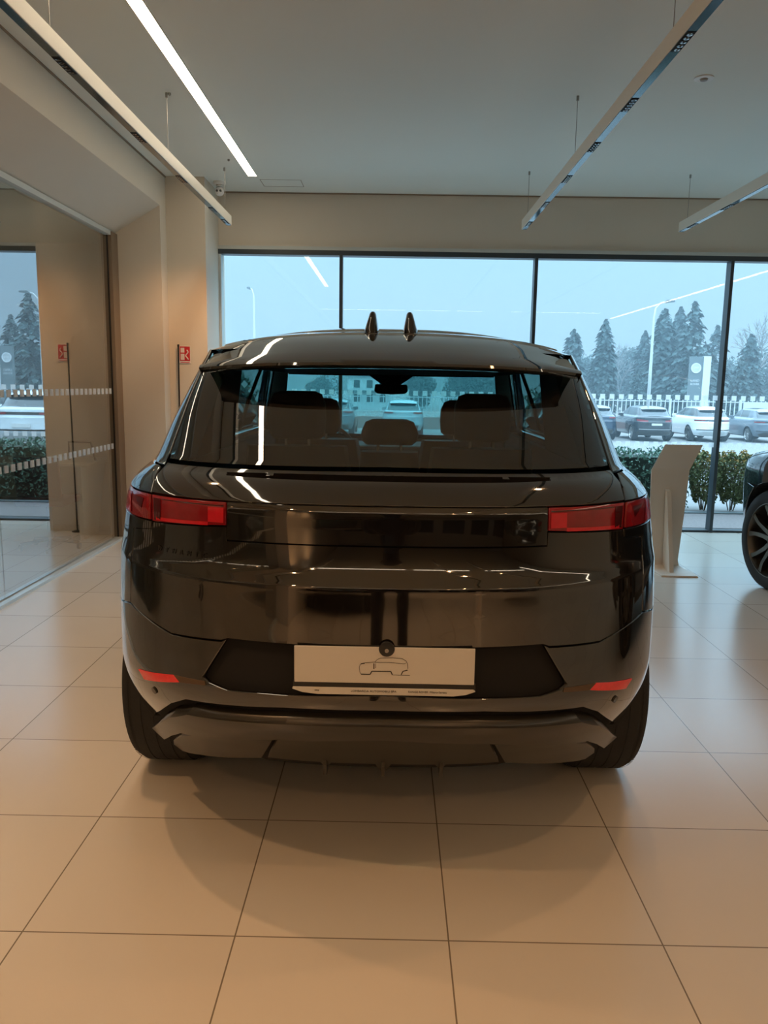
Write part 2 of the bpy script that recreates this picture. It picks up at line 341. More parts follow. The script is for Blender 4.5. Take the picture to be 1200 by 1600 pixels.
# fire sign and the black pole on the column
t = empty('fire_hose_sign', (-2.065, 7.962, 1.80), label='small red fire sign with white pictograms on the corner column', cat='sign')
MB().box(-.055, .055, -.004, 0, -.085, .085).build('sign_board', WHITES, t)
MB().box(-.050, .050, -.0055, -.004, -.062, .079).build('red_field', REDS, t)
pg = MB().box(-.042, -.004, -.0065, -.0055, .020, .066).box(-.042, -.004, -.0065, -.0055, -.052, .008)
pg.build('cabinet_pictogram', WHITES, t)
pg = MB(); pts = [(.020+.012*math.sin(k*.9), -.006, .045-.0105*k) for k in range(10)]; pg.tube(pts, .006, 6); pg.build('hose_pictogram', WHITES, t)
MB().box(-.045, .045, -.0055, -.004, -.080, -.074).build('caption_strip', REDS, t)
t = empty('black_pole', (-2.135, 7.93, 0), label='slim upright black pole standing against the corner column beside the red sign', cat='pole')
MB().tube([(0, 0, .012), (.014, 0, 1.88)], .0075, 10).build('shaft', BLACKM, t)
MB().lathe([(0, 0), (0, .055), (.008, .055), (.016, .02), (.016, 0)], 0, 0, 0, 'z', 24).build('foot', BLACKM, t)
MB().lathe([(0, 0), (0, .010), (.02, .011), (.024, 0)], .014, 0, 1.875, 'z', 12).build('cap', BLACKM, t)

# ------------------------------------------------------------------ car body surface (local: x across, y from tail to nose, z up)
def pchip(xs, ys):
    n = len(xs); h = [xs[i+1]-xs[i] for i in range(n-1)]; d = [(ys[i+1]-ys[i])/h[i] for i in range(n-1)]
    m = [0]*n; m[0] = d[0]; m[-1] = d[-1]
    for i in range(1, n-1):
        if d[i-1]*d[i] > 0:
            w1 = 2*h[i]+h[i-1]; w2 = h[i]+2*h[i-1]; m[i] = (w1+w2)/(w1/d[i-1]+w2/d[i])
    def f(x):
        if x <= xs[0]: return ys[0]+m[0]*(x-xs[0])
        if x >= xs[-1]: return ys[-1]+m[-1]*(x-xs[-1])
        k = 0
        while x > xs[k+1]: k += 1
        t = (x-xs[k])/h[k]; t2 = t*t; t3 = t2*t
        return (2*t3-3*t2+1)*ys[k]+(t3-2*t2+t)*h[k]*m[k]+(-2*t3+3*t2)*ys[k+1]+(t3-t2)*h[k]*m[k+1]
    return f
ZR = [.26, .34, .45, .55, .65, .80, .95, 1.08, 1.16, 1.215, 1.25, 1.275, 1.30, 1.40, 1.52, 1.60, 1.66]
yr = pchip([.26, .34, .42, .50, .56, .62, .70, .77, .80, .90, .94, .962, .972, 1.0, 1.05, 1.12, 1.18, 1.215, 1.25, 1.275, 1.285, 1.32, 1.40, 1.52, 1.60, 1.66],
           [.26, .20, .13, .06, .02, .00, .008, .017, .020, .0275, .0305, .032, .037, .052, .066, .079, .088, .115, .16, .218, .230, .2655, .345, .464, .545, .61])
dr = pchip(ZR, [.90, .92, .95, .98, 1.0, 1.0, .98, .92, .84, .76, .70, .66, .64, .58, .51, .465, .44])
nr = pchip(ZR, [2.6, 2.6, 2.6, 2.6, 2.6, 2.6, 2.6, 2.65, 2.68, 2.68, 2.68, 2.68, 2.68, 2.68, 2.68, 2.68, 2.68])
wr = pchip(ZR, [.93, .96, .978, .985, .99, .995, .988, .966, .94, .905, .866, .842, .833, .802, .756, .724, .70])
yf = pchip([.26, .40, .55, .75, .90, .98, 1.03, 1.07, 1.10, 1.13, 1.18, 1.275, 1.40, 1.52, 1.60, 1.66],
           [4.72, 4.86, 4.93, 4.95, 4.93, 4.88, 4.76, 4.50, 4.10, 3.80, 3.66, 3.50, 3.30, 3.10, 2.96, 2.84])
df = pchip([.26, .75, 1.0, 1.10, 1.2, 1.66], [.9, .95, .85, .5, .45, .4])
US, UL = 1.4, 3.0            # u: rear corner 0..1.4, side 1.4..4.4, front corner 4.4..5.8
def surf(u, z):
    sg = 1 if u >= 0 else -1; u = abs(u); w = wr(z)
    def corner(a, n):
        c, s = math.cos(a), math.sin(a); rho = (abs(s)**n+abs(c)**n)**(1/n); return s/rho, c/rho
    if u <= US:
        s, c = corner(u/US*PI/2, nr(z)); return Vector((sg*w*s, yr(z)+dr(z)*(1-c), z))
    ya, yb = yr(z)+dr(z), yf(z)-df(z)
    if u <= US+UL: return Vector((sg*w, ya+(yb-ya)*(u-US)/UL, z))
    s, c = corner((US+UL+US-min(u, 5.8))/US*PI/2, 2.5); return Vector((sg*w*s, yb+df(z)*c, z))
def nrm(u, z):
    e = .004; a = surf(u+e, z)-surf(u-e, z); b = surf(u, z+e)-surf(u, z-e)
    n = a.cross(b)
    if n.length < 1e-12: return Vector((0, -1, 0))
    return n.normalized()
def ux(x, z, front=False):      # u of the point with lateral x on the tail (or nose)
    sg = 1 if x >= 0 else -1; r = min(abs(x)/wr(z), .99999); n = 2.5 if front else nr(z)
    c = (1-r**n)**(1/n); a = math.atan2(r, c)
    u = a/(PI/2)*US
    return sg*(u if not front else 5.8-u)
def uy(y, z):                   # u of the point at length y on the right flank
    ya, yb = yr(z)+dr(z), yf(z)-df(z)
    if ya <= y <= yb: return US+UL*(y-ya)/(yb-ya)
    if y < ya:
        c = min(1, max(0, (ya-y)/dr(z))); n = nr(z); s = (1-c**n)**(1/n); return math.atan2(s, c)/(PI/2)*US
    c = min(1, max(0, (y-yb)/df(z))); s = (1-c**2.5)**(1/2.5); return US+UL+US-math.atan2(s, c)/(PI/2)*US
def dens(pts, step=.03):
    o = []
    n = len(pts)
    for i in range(n):
        a, b = pts[i], pts[(i+1) % n]
        if a[0] == b[0]:
            L = math.hypot(a[1]-b[1], a[2]-b[2]); k = max(1, int(L/step))
            for j in range(k):
                t = j/k; o.append((a[0], a[1]+(b[1]-a[1])*t, a[2]+(b[2]-a[2])*t))
        else: o.append(a)
    return o
def conv(pts, step=.03):
    r = []
    for k, a, z in dens(pts, step):
        r.append((ux(a, z) if k == 'x' else uy(a, z) if k == 'y' else ux(a, z, True) if k == 'f' else a, z))
    return r
def inside(p, poly):
    c = False; n = len(poly); x, y = p; j = n-1
    for i in range(n):
        xi, yi = poly[i]; xj, yj = poly[j]
        if (yi > y) != (yj > y) and x < (xj-xi)*(y-yi)/(yj-yi)+xi: c = not c
        j = i
    return c
ZX = [.95, .956, .962, .968, .975, 1.19, 1.2, 1.24, 1.262]
def patch(name, polys, m, parent, off=0.0, thick=.010, du=.05, dz=.03, mirror=False, fn=None):
    """every outline and every side becomes a panel of its own; parent may be the [right, left] pair of a mirrored part"""
    res = []
    for sg in ((1, -1) if mirror else (1,)):
        for poly in polys:
            pa = parent if not isinstance(parent, list) else parent[0 if sg > 0 else 1]
            res.append(patch1(name, [poly], m, pa, off, thick, du, dz, sg, fn))
    return res if mirror else res[0]
def patch1(name, polys, m, parent, off, thick, du, dz, side, fn=None):
    """one panel cut out of the body surface; polys = [(outline, holes...)] in (u, z)"""
    V, N, FA = [], [], []
    for poly in polys:
        outl, holes = poly[0], poly[1:]
        pts = [Vector(p) for p in outl]; edges = [(i, (i+1) % len(outl)) for i in range(len(outl))]
        for h in holes:
            b = len(pts); pts += [Vector(p) for p in h]; edges += [(b+i, b+(i+1) % len(h)) for i in range(len(h))]
        nb = len(pts)
        u0, u1 = min(p[0] for p in outl), max(p[0] for p in outl); z0, z1 = min(p[1] for p in outl), max(p[1] for p in outl)
        zs = [z0+dz*(k+.5) for k in range(int((z1-z0)/dz)+1)]+[z for z in ZX if z0 < z < z1 and dz < .06]
        ku = max(1, int((u1-u0)/du))
        for z in zs:
            for k in range(1, ku*1+1):
                q = (u0+(u1-u0)*(k-.5)/ku, z)
                if inside(q, outl) and not any(inside(q, h) for h in holes):
                    if min((q[0]-p.x)**2+(q[1]-p.y)**2 for p in pts[:nb]) > (min(du, dz)*.35)**2: pts.append(Vector(q))
        vo, eo, fo, *_ = delaunay_2d_cdt(pts, edges, [], 0, 1e-6)
        tri = []
        for f in fo:
            c = sum((vo[i] for i in f), Vector((0, 0)))/len(f)
            if inside((c.x, c.y), outl) and not any(inside((c.x, c.y), h) for h in holes): tri.append(tuple(f))
        for sgn in (side,):
            b = len(V); P = []; Q = []
            for v in vo:
                n = nrm(v.x, v.y); p = surf(v.x, v.y)+n*off
                if fn: p = fn(p, n)
                if sgn < 0: p = Vector((-p.x, p.y, p.z)); n = Vector((-n.x, n.y, n.z))
                P.append(p); Q.append(n)
            V += P; N += Q
            T = [t if sgn > 0 else t[::-1] for t in tri]
            # make the winding agree with the outward normal
            T2 = []
            for t in T:
                g = (P[t[1]]-P[t[0]]).cross(P[t[2]]-P[t[0]])
                T2.append(t if g.dot(Q[t[0]]) > 0 else t[::-1])
            FA += [tuple(b+i for i in t) for t in T2]
            if thick:
                cnt = {}
                for t in T2:
                    for i in range(len(t)):
                        a, c_ = t[i], t[(i+1) % len(t)]; cnt[(a, c_)] = 1
                for (a, c_) in list(cnt):
                    if (c_, a) in cnt: continue
                    bb = len(V); e = (P[c_]-P[a]); on = e.cross(Q[a]); on = on.normalized() if on.length > 1e-9 else Q[a]
                    V += [P[a], P[c_], P[c_]-Q[c_]*thick, P[a]-Q[a]*thick]
                    na = (on*.6+Q[a]*.8).normalized(); N += [na, na, on, on]
                    FA.append((bb+1, bb, bb+3, bb+2))
    o = link_mesh(name, V, FA, m, parent, True)
    o.data.normals_split_custom_set_from_vertices([tuple(n) for n in N])
    return o
def mirx(pts): return [(k, -a, z) for k, a, z in pts]
def arch(cy, cz, rad, z0, a0=None, n=24):      # points over a wheel arch from rear foot to front foot
    a1 = math.asin((z0-cz)/rad) if abs(z0-cz) < rad else 0
    s, e = PI-a1, a1
    return [('y', cy+rad*math.cos(s+(e-s)*k/n), cz+rad*math.sin(s+(e-s)*k/n)) for k in range(n+1)]
WCY = (.99, 3.99); WRAD = .395
_wheel_cache = {}
def wheel(parent, x, y, side, alloy, detail=True, yellow=False):
    key = (side, alloy.name, detail)
    R0 = WRAD; n = 64 if detail else 28
    if key not in _wheel_cache:
        w = .135
        prof = [(-w, R0*.70), (-w, R0*.86), (-w*.93, R0*.95), (-w*.75, R0*.99), (-w*.4, R0), (0, R0*1.001), (w*.4, R0), (w*.75, R0*.99), (w*.93, R0*.95), (w, R0*.86), (w*1.0, R0*.76), (w*.93, R0*.715), (w*.7, R0*.70)]
        ty = MB().lathe(prof, 0, 0, 0, 'x', n)
        if detail:                                         # tread grooves and blocks read as thin ribs
            for gx in (-.07, -.025, .025, .07): ty.lathe([(gx-.016, R0*1.0), (gx-.016, R0*1.006), (gx+.016, R0*1.006), (gx+.016, R0*1.0)], 0, 0, 0, 'x', n)
            for q in range(0, n*2):
                t = 2*PI*q/(n*2)
                for sx_ in (-1, 1):
                    a = Vector((0, math.cos(t), math.sin(t))); b = Vector((0, -math.sin(t), math.cos(t)))
                    p = [Vector((sx_*.115, 0, 0))+a*R0*.985+b*.005, Vector((sx_*.115, 0, 0))+a*R0*.985-b*.005, Vector((sx_*.098, 0, 0))+a*R0*1.004-b*.005, Vector((sx_*.098, 0, 0))+a*R0*1.004+b*.005]
                    ty.quad(*[tuple(v) for v in p])
        rm = MB().lathe([(w*.95, R0*.745), (w*.97, R0*.715), (w*.75, R0*.685), (w*.2, R0*.64), (-w*.9, R0*.66), (-w*.9, R0*.70), (w*.6, R0*.73)], 0, 0, 0, 'x', n)
        ns = 5
        for k in range(ns):
            for d in (-1, 1):                              # paired spokes that spread from the hub to the rim
                t0 = 2*PI*k/ns+PI/2; ta = t0+d*.16; tb = t0+d*.30
                def pt(r, t, ww, xx): 
                    c, s = math.cos(t), math.sin(t); return [Vector((xx, r*c-ww*s, r*s+ww*c)), Vector((xx, r*c+ww*s, r*s-ww*c))]
                rows = [(R0*.10, ta+d*.3, .022, w*.62), (R0*.32, ta+d*.06, .017, w*.72), (R0*.52, tb-d*.06, .015, w*.86), (R0*.70, tb, .019, w*.92)]
                top = [pt(*r) for r in rows]; b = len(rm.v)
                for (p, q), r in zip(top, rows):
                    rm.v += [tuple(p), tuple(q), tuple(q-Vector((.045, 0, 0))+(p-q)*.15), tuple(p-Vector((.045, 0, 0))-(p-q)*.15)]
                for i in range(3):
                    for j in range(4): j2 = (j+1) % 4; rm.f.append((b+4*i+j, b+4*i+j2, b+4*i+4+j2, b+4*i+4+j))
                rm.f.append((b+12, b+13, b+14, b+15))
        rm.lathe([(w*.35, 0), (w*.35, R0*.20), (w*.62, R0*.20), (w*.74, R0*.15), (w*.74, 0)], 0, 0, 0, 'x', 24)
        cp = MB().lathe([(w*.74, 0), (w*.74, R0*.085), (w*.80, R0*.075), (w*.82, 0)], 0, 0, 0, 'x', 20)
        for k in range(5):
            t = 2*PI*k/5+.6; cp.lathe([(w*.60, 0), (w*.60, .009), (w*.72, .009), (w*.72, 0)], 0, R0*.15*math.cos(t), R0*.15*math.sin(t), 'x', 8)
        dk = MB().lathe([(w*.05, .06), (w*.05, R0*.50), (w*.12, R0*.50), (w*.12, .06)], 0, 0, 0, 'x', 40)
        cal = MB(); 
        for k in range(7):
            t = PI*.80+k*.11
            a, b = t, t+.115
            q = lambda r, tt, xx: (xx, r*math.cos(tt), r*math.sin(tt))
            bb = len(cal.v); cal.v += [q(R0*.36, a, 0), q(R0*.36, b, 0), q(R0*.56, b, 0), q(R0*.56, a, 0), q(R0*.36, a, w*.35), q(R0*.36, b, w*.35), q(R0*.56, b, w*.35), q(R0*.56, a, w*.35)]
            cal.f += [tuple(bb+i for i in f) for f in ((0, 1, 2, 3), (4, 5, 6, 7), (0, 1, 5, 4), (1, 2, 6, 5), (2, 3, 7, 6), (3, 0, 4, 7))]
        bk = MB().lathe([(-w*.6, 0), (-w*.6, R0*.66), (-w*.5, R0*.66), (-w*.5, 0)], 0, 0, 0, 'x', 24)
        _wheel_cache[key] = (ty, rm, cp, dk, cal, bk)
        res = []
    ty, rm, cp, dk, cal, bk = _wheel_cache[key]
    def put(mb, nm, m_, par, loc=None, sm=None, auto=40):
        if side < 0: 
            q = MB(); q.v = [(-x_, y_, z_) for x_, y_, z_ in mb.v]; q.f = list(mb.f)
        else: q = MB(); q.v = list(mb.v); q.f = list(mb.f)
        return q.build(nm, m_, par, auto=auto, loc=loc)
    T = put(ty, 'tyre', BLACKR, parent, (x, y, WRAD))
    r = put(rm, 'rim', alloy, T); put(cp, 'hub_cap', GLOSSB if detail else alloy, T)
    if detail: put(dk, 'brake_disc', DISC, T); put(cal, 'brake_caliper', MATTE, T)
    put(bk, 'wheel_back', MATTE, T)
    return T

def cv(pts, step=.03):
    """densify in the points' own coordinates, convert to (u, z), densify again along u"""
    seq = []
    n = len(pts)
    for i in range(n):
        a, b = pts[i], pts[(i+1) % n]; k = 1
        if a[0] == b[0]: k = max(1, int(math.hypot(a[1]-b[1], a[2]-b[2])/step))
        for j in range(k):
            t = j/k; q = (a[0], a[1]+(b[1]-a[1])*t, a[2]+(b[2]-a[2])*t)
            seq.append((ux(q[1], q[2]) if q[0] == 'x' else uy(q[1], q[2]) if q[0] == 'y' else ux(q[1], q[2], True) if q[0] == 'f' else q[1], q[2]))
    o = []
    for i in range(len(seq)):
        a, b = seq[i], seq[(i+1) % len(seq)]; k = max(1, int(math.hypot(a[0]-b[0], a[1]-b[1])/(step*1.6)))
        o += [(a[0]+(b[0]-a[0])*j/k, a[1]+(b[1]-a[1])*j/k) for j in range(k)]
    return o
X = lambda *p: [('x', a, b) for a, b in p]
Y = lambda *p: [('y', a, b) for a, b in p]
def sym(half): return half + [('x', -a, z) for k, a, z in half[::-1] if a > 1e-6]
REAR_ARCH = arch(WCY[0], .39, .455, .34); FRONT_ARCH = arch(WCY[1], .39, .455, .34)
def roof_mesh(name, m, parent, nu=96, nk=14, zb=1.655):
    V, Fc = [], []
    us = [-5.8+11.6*i/nu for i in range(nu)]
    for j in range(nk+1):
        k = 1-j/nk
        for u in us:
            p = surf(u, zb); sp = min(max(p.y, 1.30), 2.25)
            V.append((p.x*k, p.y*k+sp*(1-k), zb+.112*(1-k**2.4)))
    for j in range(nk):
        for i in range(nu):
            i2 = (i+1) % nu; Fc.append((j*nu+i, j*nu+i2, (j+1)*nu+i2, (j+1)*nu+i))
    mb = MB(); mb.v = V; mb.f = Fc
    return mb.build(name, m, parent, smooth=True)
def car(name, loc, rz, paint, label, cat='car', group=None, alloy=ALLOY, full=True, lower=None, tail='narrow', plate=True, kind='suv', lamp=None, letters=True):
    t = empty(name, loc, rz, label=label, cat=cat, group=group)
    du, dz = (.05, .028) if full else (.12, .07)
    th = .012 if full else 0
    lower = lower or LOWB
    lampm = lamp or REDL
    # dark shell under the panels, open at the wheels
    sh = [('u', 0.0, .30)] + [('u', .35, .30)] + REAR_ARCH + FRONT_ARCH + [('u', 5.8, .34), ('u', 5.8, 1.17), ('y', 3.40, 1.17), ('y', 3.1, 1.262), ('u', 0.0, 1.262)]
    if full:
        patch('inner_shell', [[cv(sh, .08)]], MATTE, t, off=-.022, thick=0, du=.1, dz=.05, mirror=True)
    else:
        patch('body', [[cv(sh, .07)]], paint, t, thick=0, du=.1, dz=.045, mirror=True)
    # flanks
    if full:
        q = X((.753, 1.262), (.746, 1.192)) + Y((.60, 1.188), (.60, 1.096)) + X((.745, 1.102), (.744, 1.080), (.828, 1.064), (.836, .824)) + Y((.47, .797), (.765, .786)) + \
            [p for p in REAR_ARCH if (p[2] > .788 or p[1] > WCY[0])] + Y((1.466, .55), (1.506, .9), (1.446, 1.2), (1.446, 1.262))
        patch('quarter_panel', [[cv(q)]], paint, t, thick=th, du=du, dz=dz, mirror=True)
        patch('rear_door', [[cv(Y((1.472, .34), (2.25, .34), (2.25, 1.262), (1.452, 1.262), (1.452, 1.2), (1.512, .9), (1.472, .55)), .06)]], paint, t, thick=th, du=.08, dz=.05, mirror=True)
        patch('front_door', [[cv(Y((2.256, .34), (3.30, .34), (3.30, .9), (3.20, 1.17), (3.10, 1.262), (2.256, 1.262)), .06)]], paint, t, thick=th, du=.08, dz=.05, mirror=True)
        fw = Y((3.306, .34)) + [p for p in FRONT_ARCH if (p[2] > .78 or p[1] < WCY[1])] + Y((4.40, .80), (4.62, .88), (4.55, .975), (4.2, 1.048), (3.7, 1.112), (3.45, 1.162), (3.206, 1.17), (3.306, .9))
        patch('front_wing', [[cv(fw)]], paint, t, thick=th, du=du, dz=.03, mirror=True)
        hd = [('u', 5.8, .985)] + Y((4.56, .985), (4.2, 1.056), (3.7, 1.12), (3.45, 1.17)) + [('u', 5.8, 1.17)]
        patch('bonnet', [[cv(hd, .025)]], paint, t, thick=th, du=.07, dz=.008, mirror=True)
        fb = [('u', 5.8, .32), ('u', 5.8, .977)] + Y((4.56, .977), (4.626, .885), (4.41, .804), (4.245, .782)) + [p for p in FRONT_ARCH if p[1] > WCY[1] and p[2] < .775] + [('u', 5.0, .33)]
        patch('front_bumper', [[cv(fb, .05)]], paint, t, thick=th, du=.1, dz=.04, mirror=True)
        patch('sill', [[cv(Y((1.46, .27), (3.52, .27), (3.54, .334), (1.44, .334)), .08)]], LOWB, t, off=.004, du=.15, dz=.03, mirror=True)
        patch('door_handle', [[cv(Y((1.62, .99), (1.84, .99), (1.84, 1.015), (1.62, 1.015)))], [cv(Y((2.40, .99), (2.62, .99), (2.62, 1.015), (2.40, 1.015)))]], paint, t, off=.006, du=.05, dz=.01, mirror=True)
    patch('headlamp', [[cv([('f', .46, .885)] + [('f', .46, .955)] + Y((4.60, .965), (4.62, .892)))]], FARGLASS, t, off=.006, du=.08, dz=.03, mirror=True)
    patch('grille', [[cv([('u', 5.8, .80), ('u', 5.8, .945), ('f', .42, .945), ('f', .42, .82)])]], MATTE, t, off=.006, du=.08, dz=.03, mirror=True)
    # wheel housings
    for k, (cy) in enumerate(WCY):
        for s in (-1, 1):
            mb = MB(); n = 24; r = .452
            for i in range(n+1):
                a = -.1+(PI+.2)*i/n
                yy_, zz_ = cy+r*math.cos(a), .39+r*math.sin(a); xo = surf(uy(yy_, max(.27, zz_)), max(.27, zz_)).x-.016
                for xx in (.60, xo): mb.v.append((s*xx, yy_, zz_))
            for i in range(n): b = 2*i; mb.f.append((b, b+1, b+3, b+2))
            c0 = len(mb.v); mb.v.append((s*.60, cy, .30)); 
            for i in range(n): mb.f.append((2*i, 2*i+2, c0))
            mb.build('wheel_housing', MATTE, t)
            wheel(t, s*(.845), cy, s, alloy, full)
    MB().box(-.70, .70, .85, 4.4, .27, .40).build('underbody', MATTE, t)
    # glasshouse
    if full:
        dp = X((.738, 1.268), (.735, 1.30), (.719, 1.40), (.707, 1.495), (.684, 1.60), (.670, 1.657)) + Y((1.10, 1.657), (1.00, 1.268))
        patch('rear_pillar', [[cv(dp)]], GLOSSB, t, thick=.01, du=.04, dz=.03, mirror=True)
        fr = Y((1.006, 1.268), (3.02, 1.268)) + [('u', 4.95, 1.18), ('u', 4.92, 1.657)] + Y((1.106, 1.657))
        h1 = cv(Y((1.08, 1.292), (2.20, 1.292), (2.20, 1.622), (1.16, 1.622)), .06); h2 = cv(Y((2.27, 1.292), (2.98, 1.292), (2.50, 1.615), (2.27, 1.622)), .06)
        patch('window_frame', [[cv(fr, .05), h1, h2]], GLOSSB, t, thick=.01, du=.06, dz=.04, mirror=True)
        patch('side_glass', [[h1], [h2]], PRIV, t, off=-.006, thick=0, du=.08, dz=.05, mirror=True)
        rg = [('x', 0, 1.291)] + X((.724, 1.286), (.728, 1.30), (.712, 1.40), (.700, 1.495), (.677, 1.60), (.67, 1.62), (0, 1.62))
        patch('rear_glass', [[cv(sym(rg))]], CARGLASS, t, off=-.002, thick=0, du=.04, dz=.03)
        patch('windscreen', [[cv([('u', 4.93, 1.19), ('u', 4.93, 1.60), ('u', 5.8, 1.60), ('u', 5.8, 1.19)], .05)]], SCREEN, t, off=-.004, thick=0, du=.06, dz=.03, mirror=True)
        patch('windscreen_header', [[cv([('u', 4.93, 1.60), ('u', 4.93, 1.657), ('u', 5.8, 1.657), ('u', 5.8, 1.60)], .05)]], GLOSSB, t, thick=.01, du=.06, dz=.03, mirror=True)
        patch('scuttle', [[cv([('y', 3.24, 1.172), ('u', 4.93, 1.19), ('u', 5.8, 1.19), ('u', 5.8, 1.172)], .05)]], MATTE, t, off=-.01, thick=0, du=.08, dz=.01, mirror=True)
    else:
        fr = [('u', 0, 1.262), ('u', 5.8, 1.16), ('u', 5.8, 1.657), ('u', 0, 1.657)]
        patch('glasshouse', [[cv(fr, .08)]], FARGLASS, t, off=-.003, thick=0, du=.12, dz=.06, mirror=True)
        # painted pillars between the windows
        pl = [[cv(Y((1.05, 1.262), (1.30, 1.262), (1.34, 1.66)) + [('x', .668, 1.657)] + X((.70, 1.50), (.735, 1.28)), .06)],
              [cv(Y((2.22, 1.262), (2.30, 1.262), (2.30, 1.66), (2.22, 1.66)), .06)],
              [cv([('u', 4.62, 1.262), ('u', 4.80, 1.262), ('u', 4.80, 1.657), ('u', 4.62, 1.657)], .06)]]
        patch('pillars', pl, paint if kind != 'white' else GLOSSB, t, off=.004, thick=0, du=.1, dz=.06, mirror=True)
    roof_mesh('roof', paint, t, 96 if full else 40, 14 if full else 7)
    # roof spoiler
    def roofz(x, y):
        lo, hi = .02, 1.0
        for _ in range(22):
            k = (lo+hi)/2; yk = (y-1.30*(1-k))/k; yc = yr(1.655)+dr(1.655)
            f = abs(x/(k*wr(1.655)))**nr(1.655)+max(0, (yc-yk)/dr(1.655))**nr(1.655)-1
            if f > 0: lo = k
            else: hi = k
        return 1.655+.112*(1-hi**2.4)
    def surfh(x, y):
        if roofin(x, y): return roofz(x, y)
        lo, hi = 1.28, 1.655
        for _ in range(20):
            z = (lo+hi)/2; f = abs(x/wr(z))**nr(z)+max(0, (yr(z)+dr(z)-y)/dr(z))**nr(z)-1
            if f < 0: lo = z
            else: hi = z
        return lo
    def roofin(x, y): return abs(x/wr(1.655))**nr(1.655)+max(0, (yr(1.655)+dr(1.655)-y)/dr(1.655))**nr(1.655) < 1
    rows = [(.98, None, -.008), (.88, None, -.001), (.80, None, .004), (.70, 1.705, 0), (.60, 1.678, 0), (.50, 1.645, 0), (.42, 1.616, 0), (.400, 1.605, 0), (.396, 1.597, 0), (.41, 1.590, 0), (.50, 1.588, 0), (.66, 1.598, 0)]
    nx = 48; mb = MB()
    for j, (yy, zz, dz_) in enumerate(rows):
        for i in range(nx+1):
            s = -1+2*i/nx; e = abs(s)**3.0; hw = .625 if j < 3 else .625+.020*min(1, (j-2)/3) if j < 8 else .637
            xx, yyy = s*hw, yy+(.10 if j < 3 else .15)*e
            z_ = roofz(xx, yyy)+dz_ if zz is None else zz-(.045*e if j < 6 else .022*e)
            mb.v.append((xx, yyy, z_))
    for j in range(len(rows)-1):
        for i in range(nx): b = j*(nx+1)+i; mb.f.append((b, b+1, b+nx+2, b+nx+1))
    for c_ in (0, nx):                       # the ends run down onto the pillars
        b = len(mb.v); ids = [j*(nx+1)+c_ for j in range(9)]
        for q in ids:
            vx, vy, vz = mb.v[q]; mb.v.append((vx*.985, vy+.004, max(min(vz-.004, surfh(vx, vy)-.008), vz-.025)))
        for j in range(8): mb.f.append((ids[j], ids[j+1], b+j+1, b+j))
    mb.build('roof_spoiler', paint if full else paint, t, auto=35)
    # tail
    if not full:
        if tail == 'wide':
            patch('tail_lamp', [[cv(X((.42, .985), (.42, 1.06), (.70, 1.09)) + Y((.50, 1.11), (.45, 1.02)) + X((.75, .985)), .06)]], lampm, t, off=.008, du=.06, dz=.03, mirror=True)
            patch('chrome_strip', [[cv(sym([('x', 0, .60), ('x', .80, .60), ('x', .80, .63), ('x', 0, .63)]), .08)]], ALLOYS, t, off=.012, du=.08, dz=.02)
            patch('lower_bumper', [[cv(sym([('x', 0, .32), ('x', .84, .34), ('x', .86, .50), ('x', 0, .50)]), .08)]], LOWB, t, off=.008, du=.08, dz=.03)
        elif tail == 'strip':
            patch('tail_strip', [[cv(sym([('x', 0, 1.04), ('x', .88, 1.04), ('x', .88, 1.115), ('x', 0, 1.115)]), .08)]], GLOSSB, t, off=.008, du=.06, dz=.03)
            patch('tail_lamp', [[cv(X((.46, 1.05), (.46, 1.105), (.87, 1.105), (.87, 1.05)), .06)]], lampm, t, off=.012, du=.06, dz=.03, mirror=True)
            patch('lower_bumper', [[cv(sym([('x', 0, .32), ('x', .60, .34), ('x', .72, .46), ('x', .50, .56), ('x', 0, .56)]), .08)]], POLEM if kind == 'white' else LOWB, t, off=.010, du=.08, dz=.03)
            patch('bumper_slot', [[cv(sym([('x', 0, .60), ('x', .80, .60), ('x', .82, .64), ('x', 0, .64)]), .08)]], GLOSSB, t, off=.010, du=.08, dz=.03)
        else:
            patch('tail_lamp', [[cv(X((.474, 1.12), (.474, 1.188), (.73, 1.185)) + Y((.55, 1.18), (.55, 1.10)), .05)]], lampm, t, off=.008, du=.06, dz=.03, mirror=True)
            patch('lower_bumper', [[cv(sym([('x', 0, .34), ('x', .70, .36), ('x', .72, .56), ('x', 0, .58)]), .08)]], LOWB, t, off=.008, du=.08, dz=.03)
        pz = .86 if tail == 'wide' else .75
        if plate:
            MB().box(-.26, .26, -.022 if pz < .8 else .012, .02 if pz < .8 else .05, pz-.055, pz+.055).build('number_plate', PLATE if not kind == 'white' else DOORW, t)
        for s in (-1, 1):      # door mirrors
            MB().prism([(3.10, 1.20), (3.26, 1.18), (3.30, 1.27), (3.22, 1.33), (3.10, 1.33)], lambda a, b: (s*.84, a, b), lambda a, b: (s*1.04, a, b)).build('door_mirror', paint, t, bevel=.02)
        return t
    patch('tailgate_upper', [[cv(sym([('x', 0, 1.277)] + X((.728, 1.272), (.743, 1.24), (.740, 1.194), (0, 1.194))), .025)]], paint, t, thick=th, du=.03, dz=.018)
    patch('light_bar', [[cv(sym([('x', 0, 1.189)] + X((.470, 1.189), (.470, 1.080), (0, 1.080))), .025)]], PAINT, t, thick=th, du=.03, dz=.02)
    lo = [('x', 0, 1.0755)] + X((.473, 1.0755), (.474, 1.116), (.732, 1.101), (.738, 1.080), (.822, 1.062), (.830, .824), (.757, .806), (.652, .780), (.482, .788), (.462, .796), (0, .796))
    patch('tailgate_lower', [[cv(sym(lo), .025)]], paint, t, thick=th, du=.03, dz=.018)
    il = patch('tail_lamp', [[cv(X((.475, 1.122), (.475, 1.188), (.735, 1.186), (.732, 1.106)), .02)]], REDL, t, off=.001, du=.02, dz=.015, mirror=True)
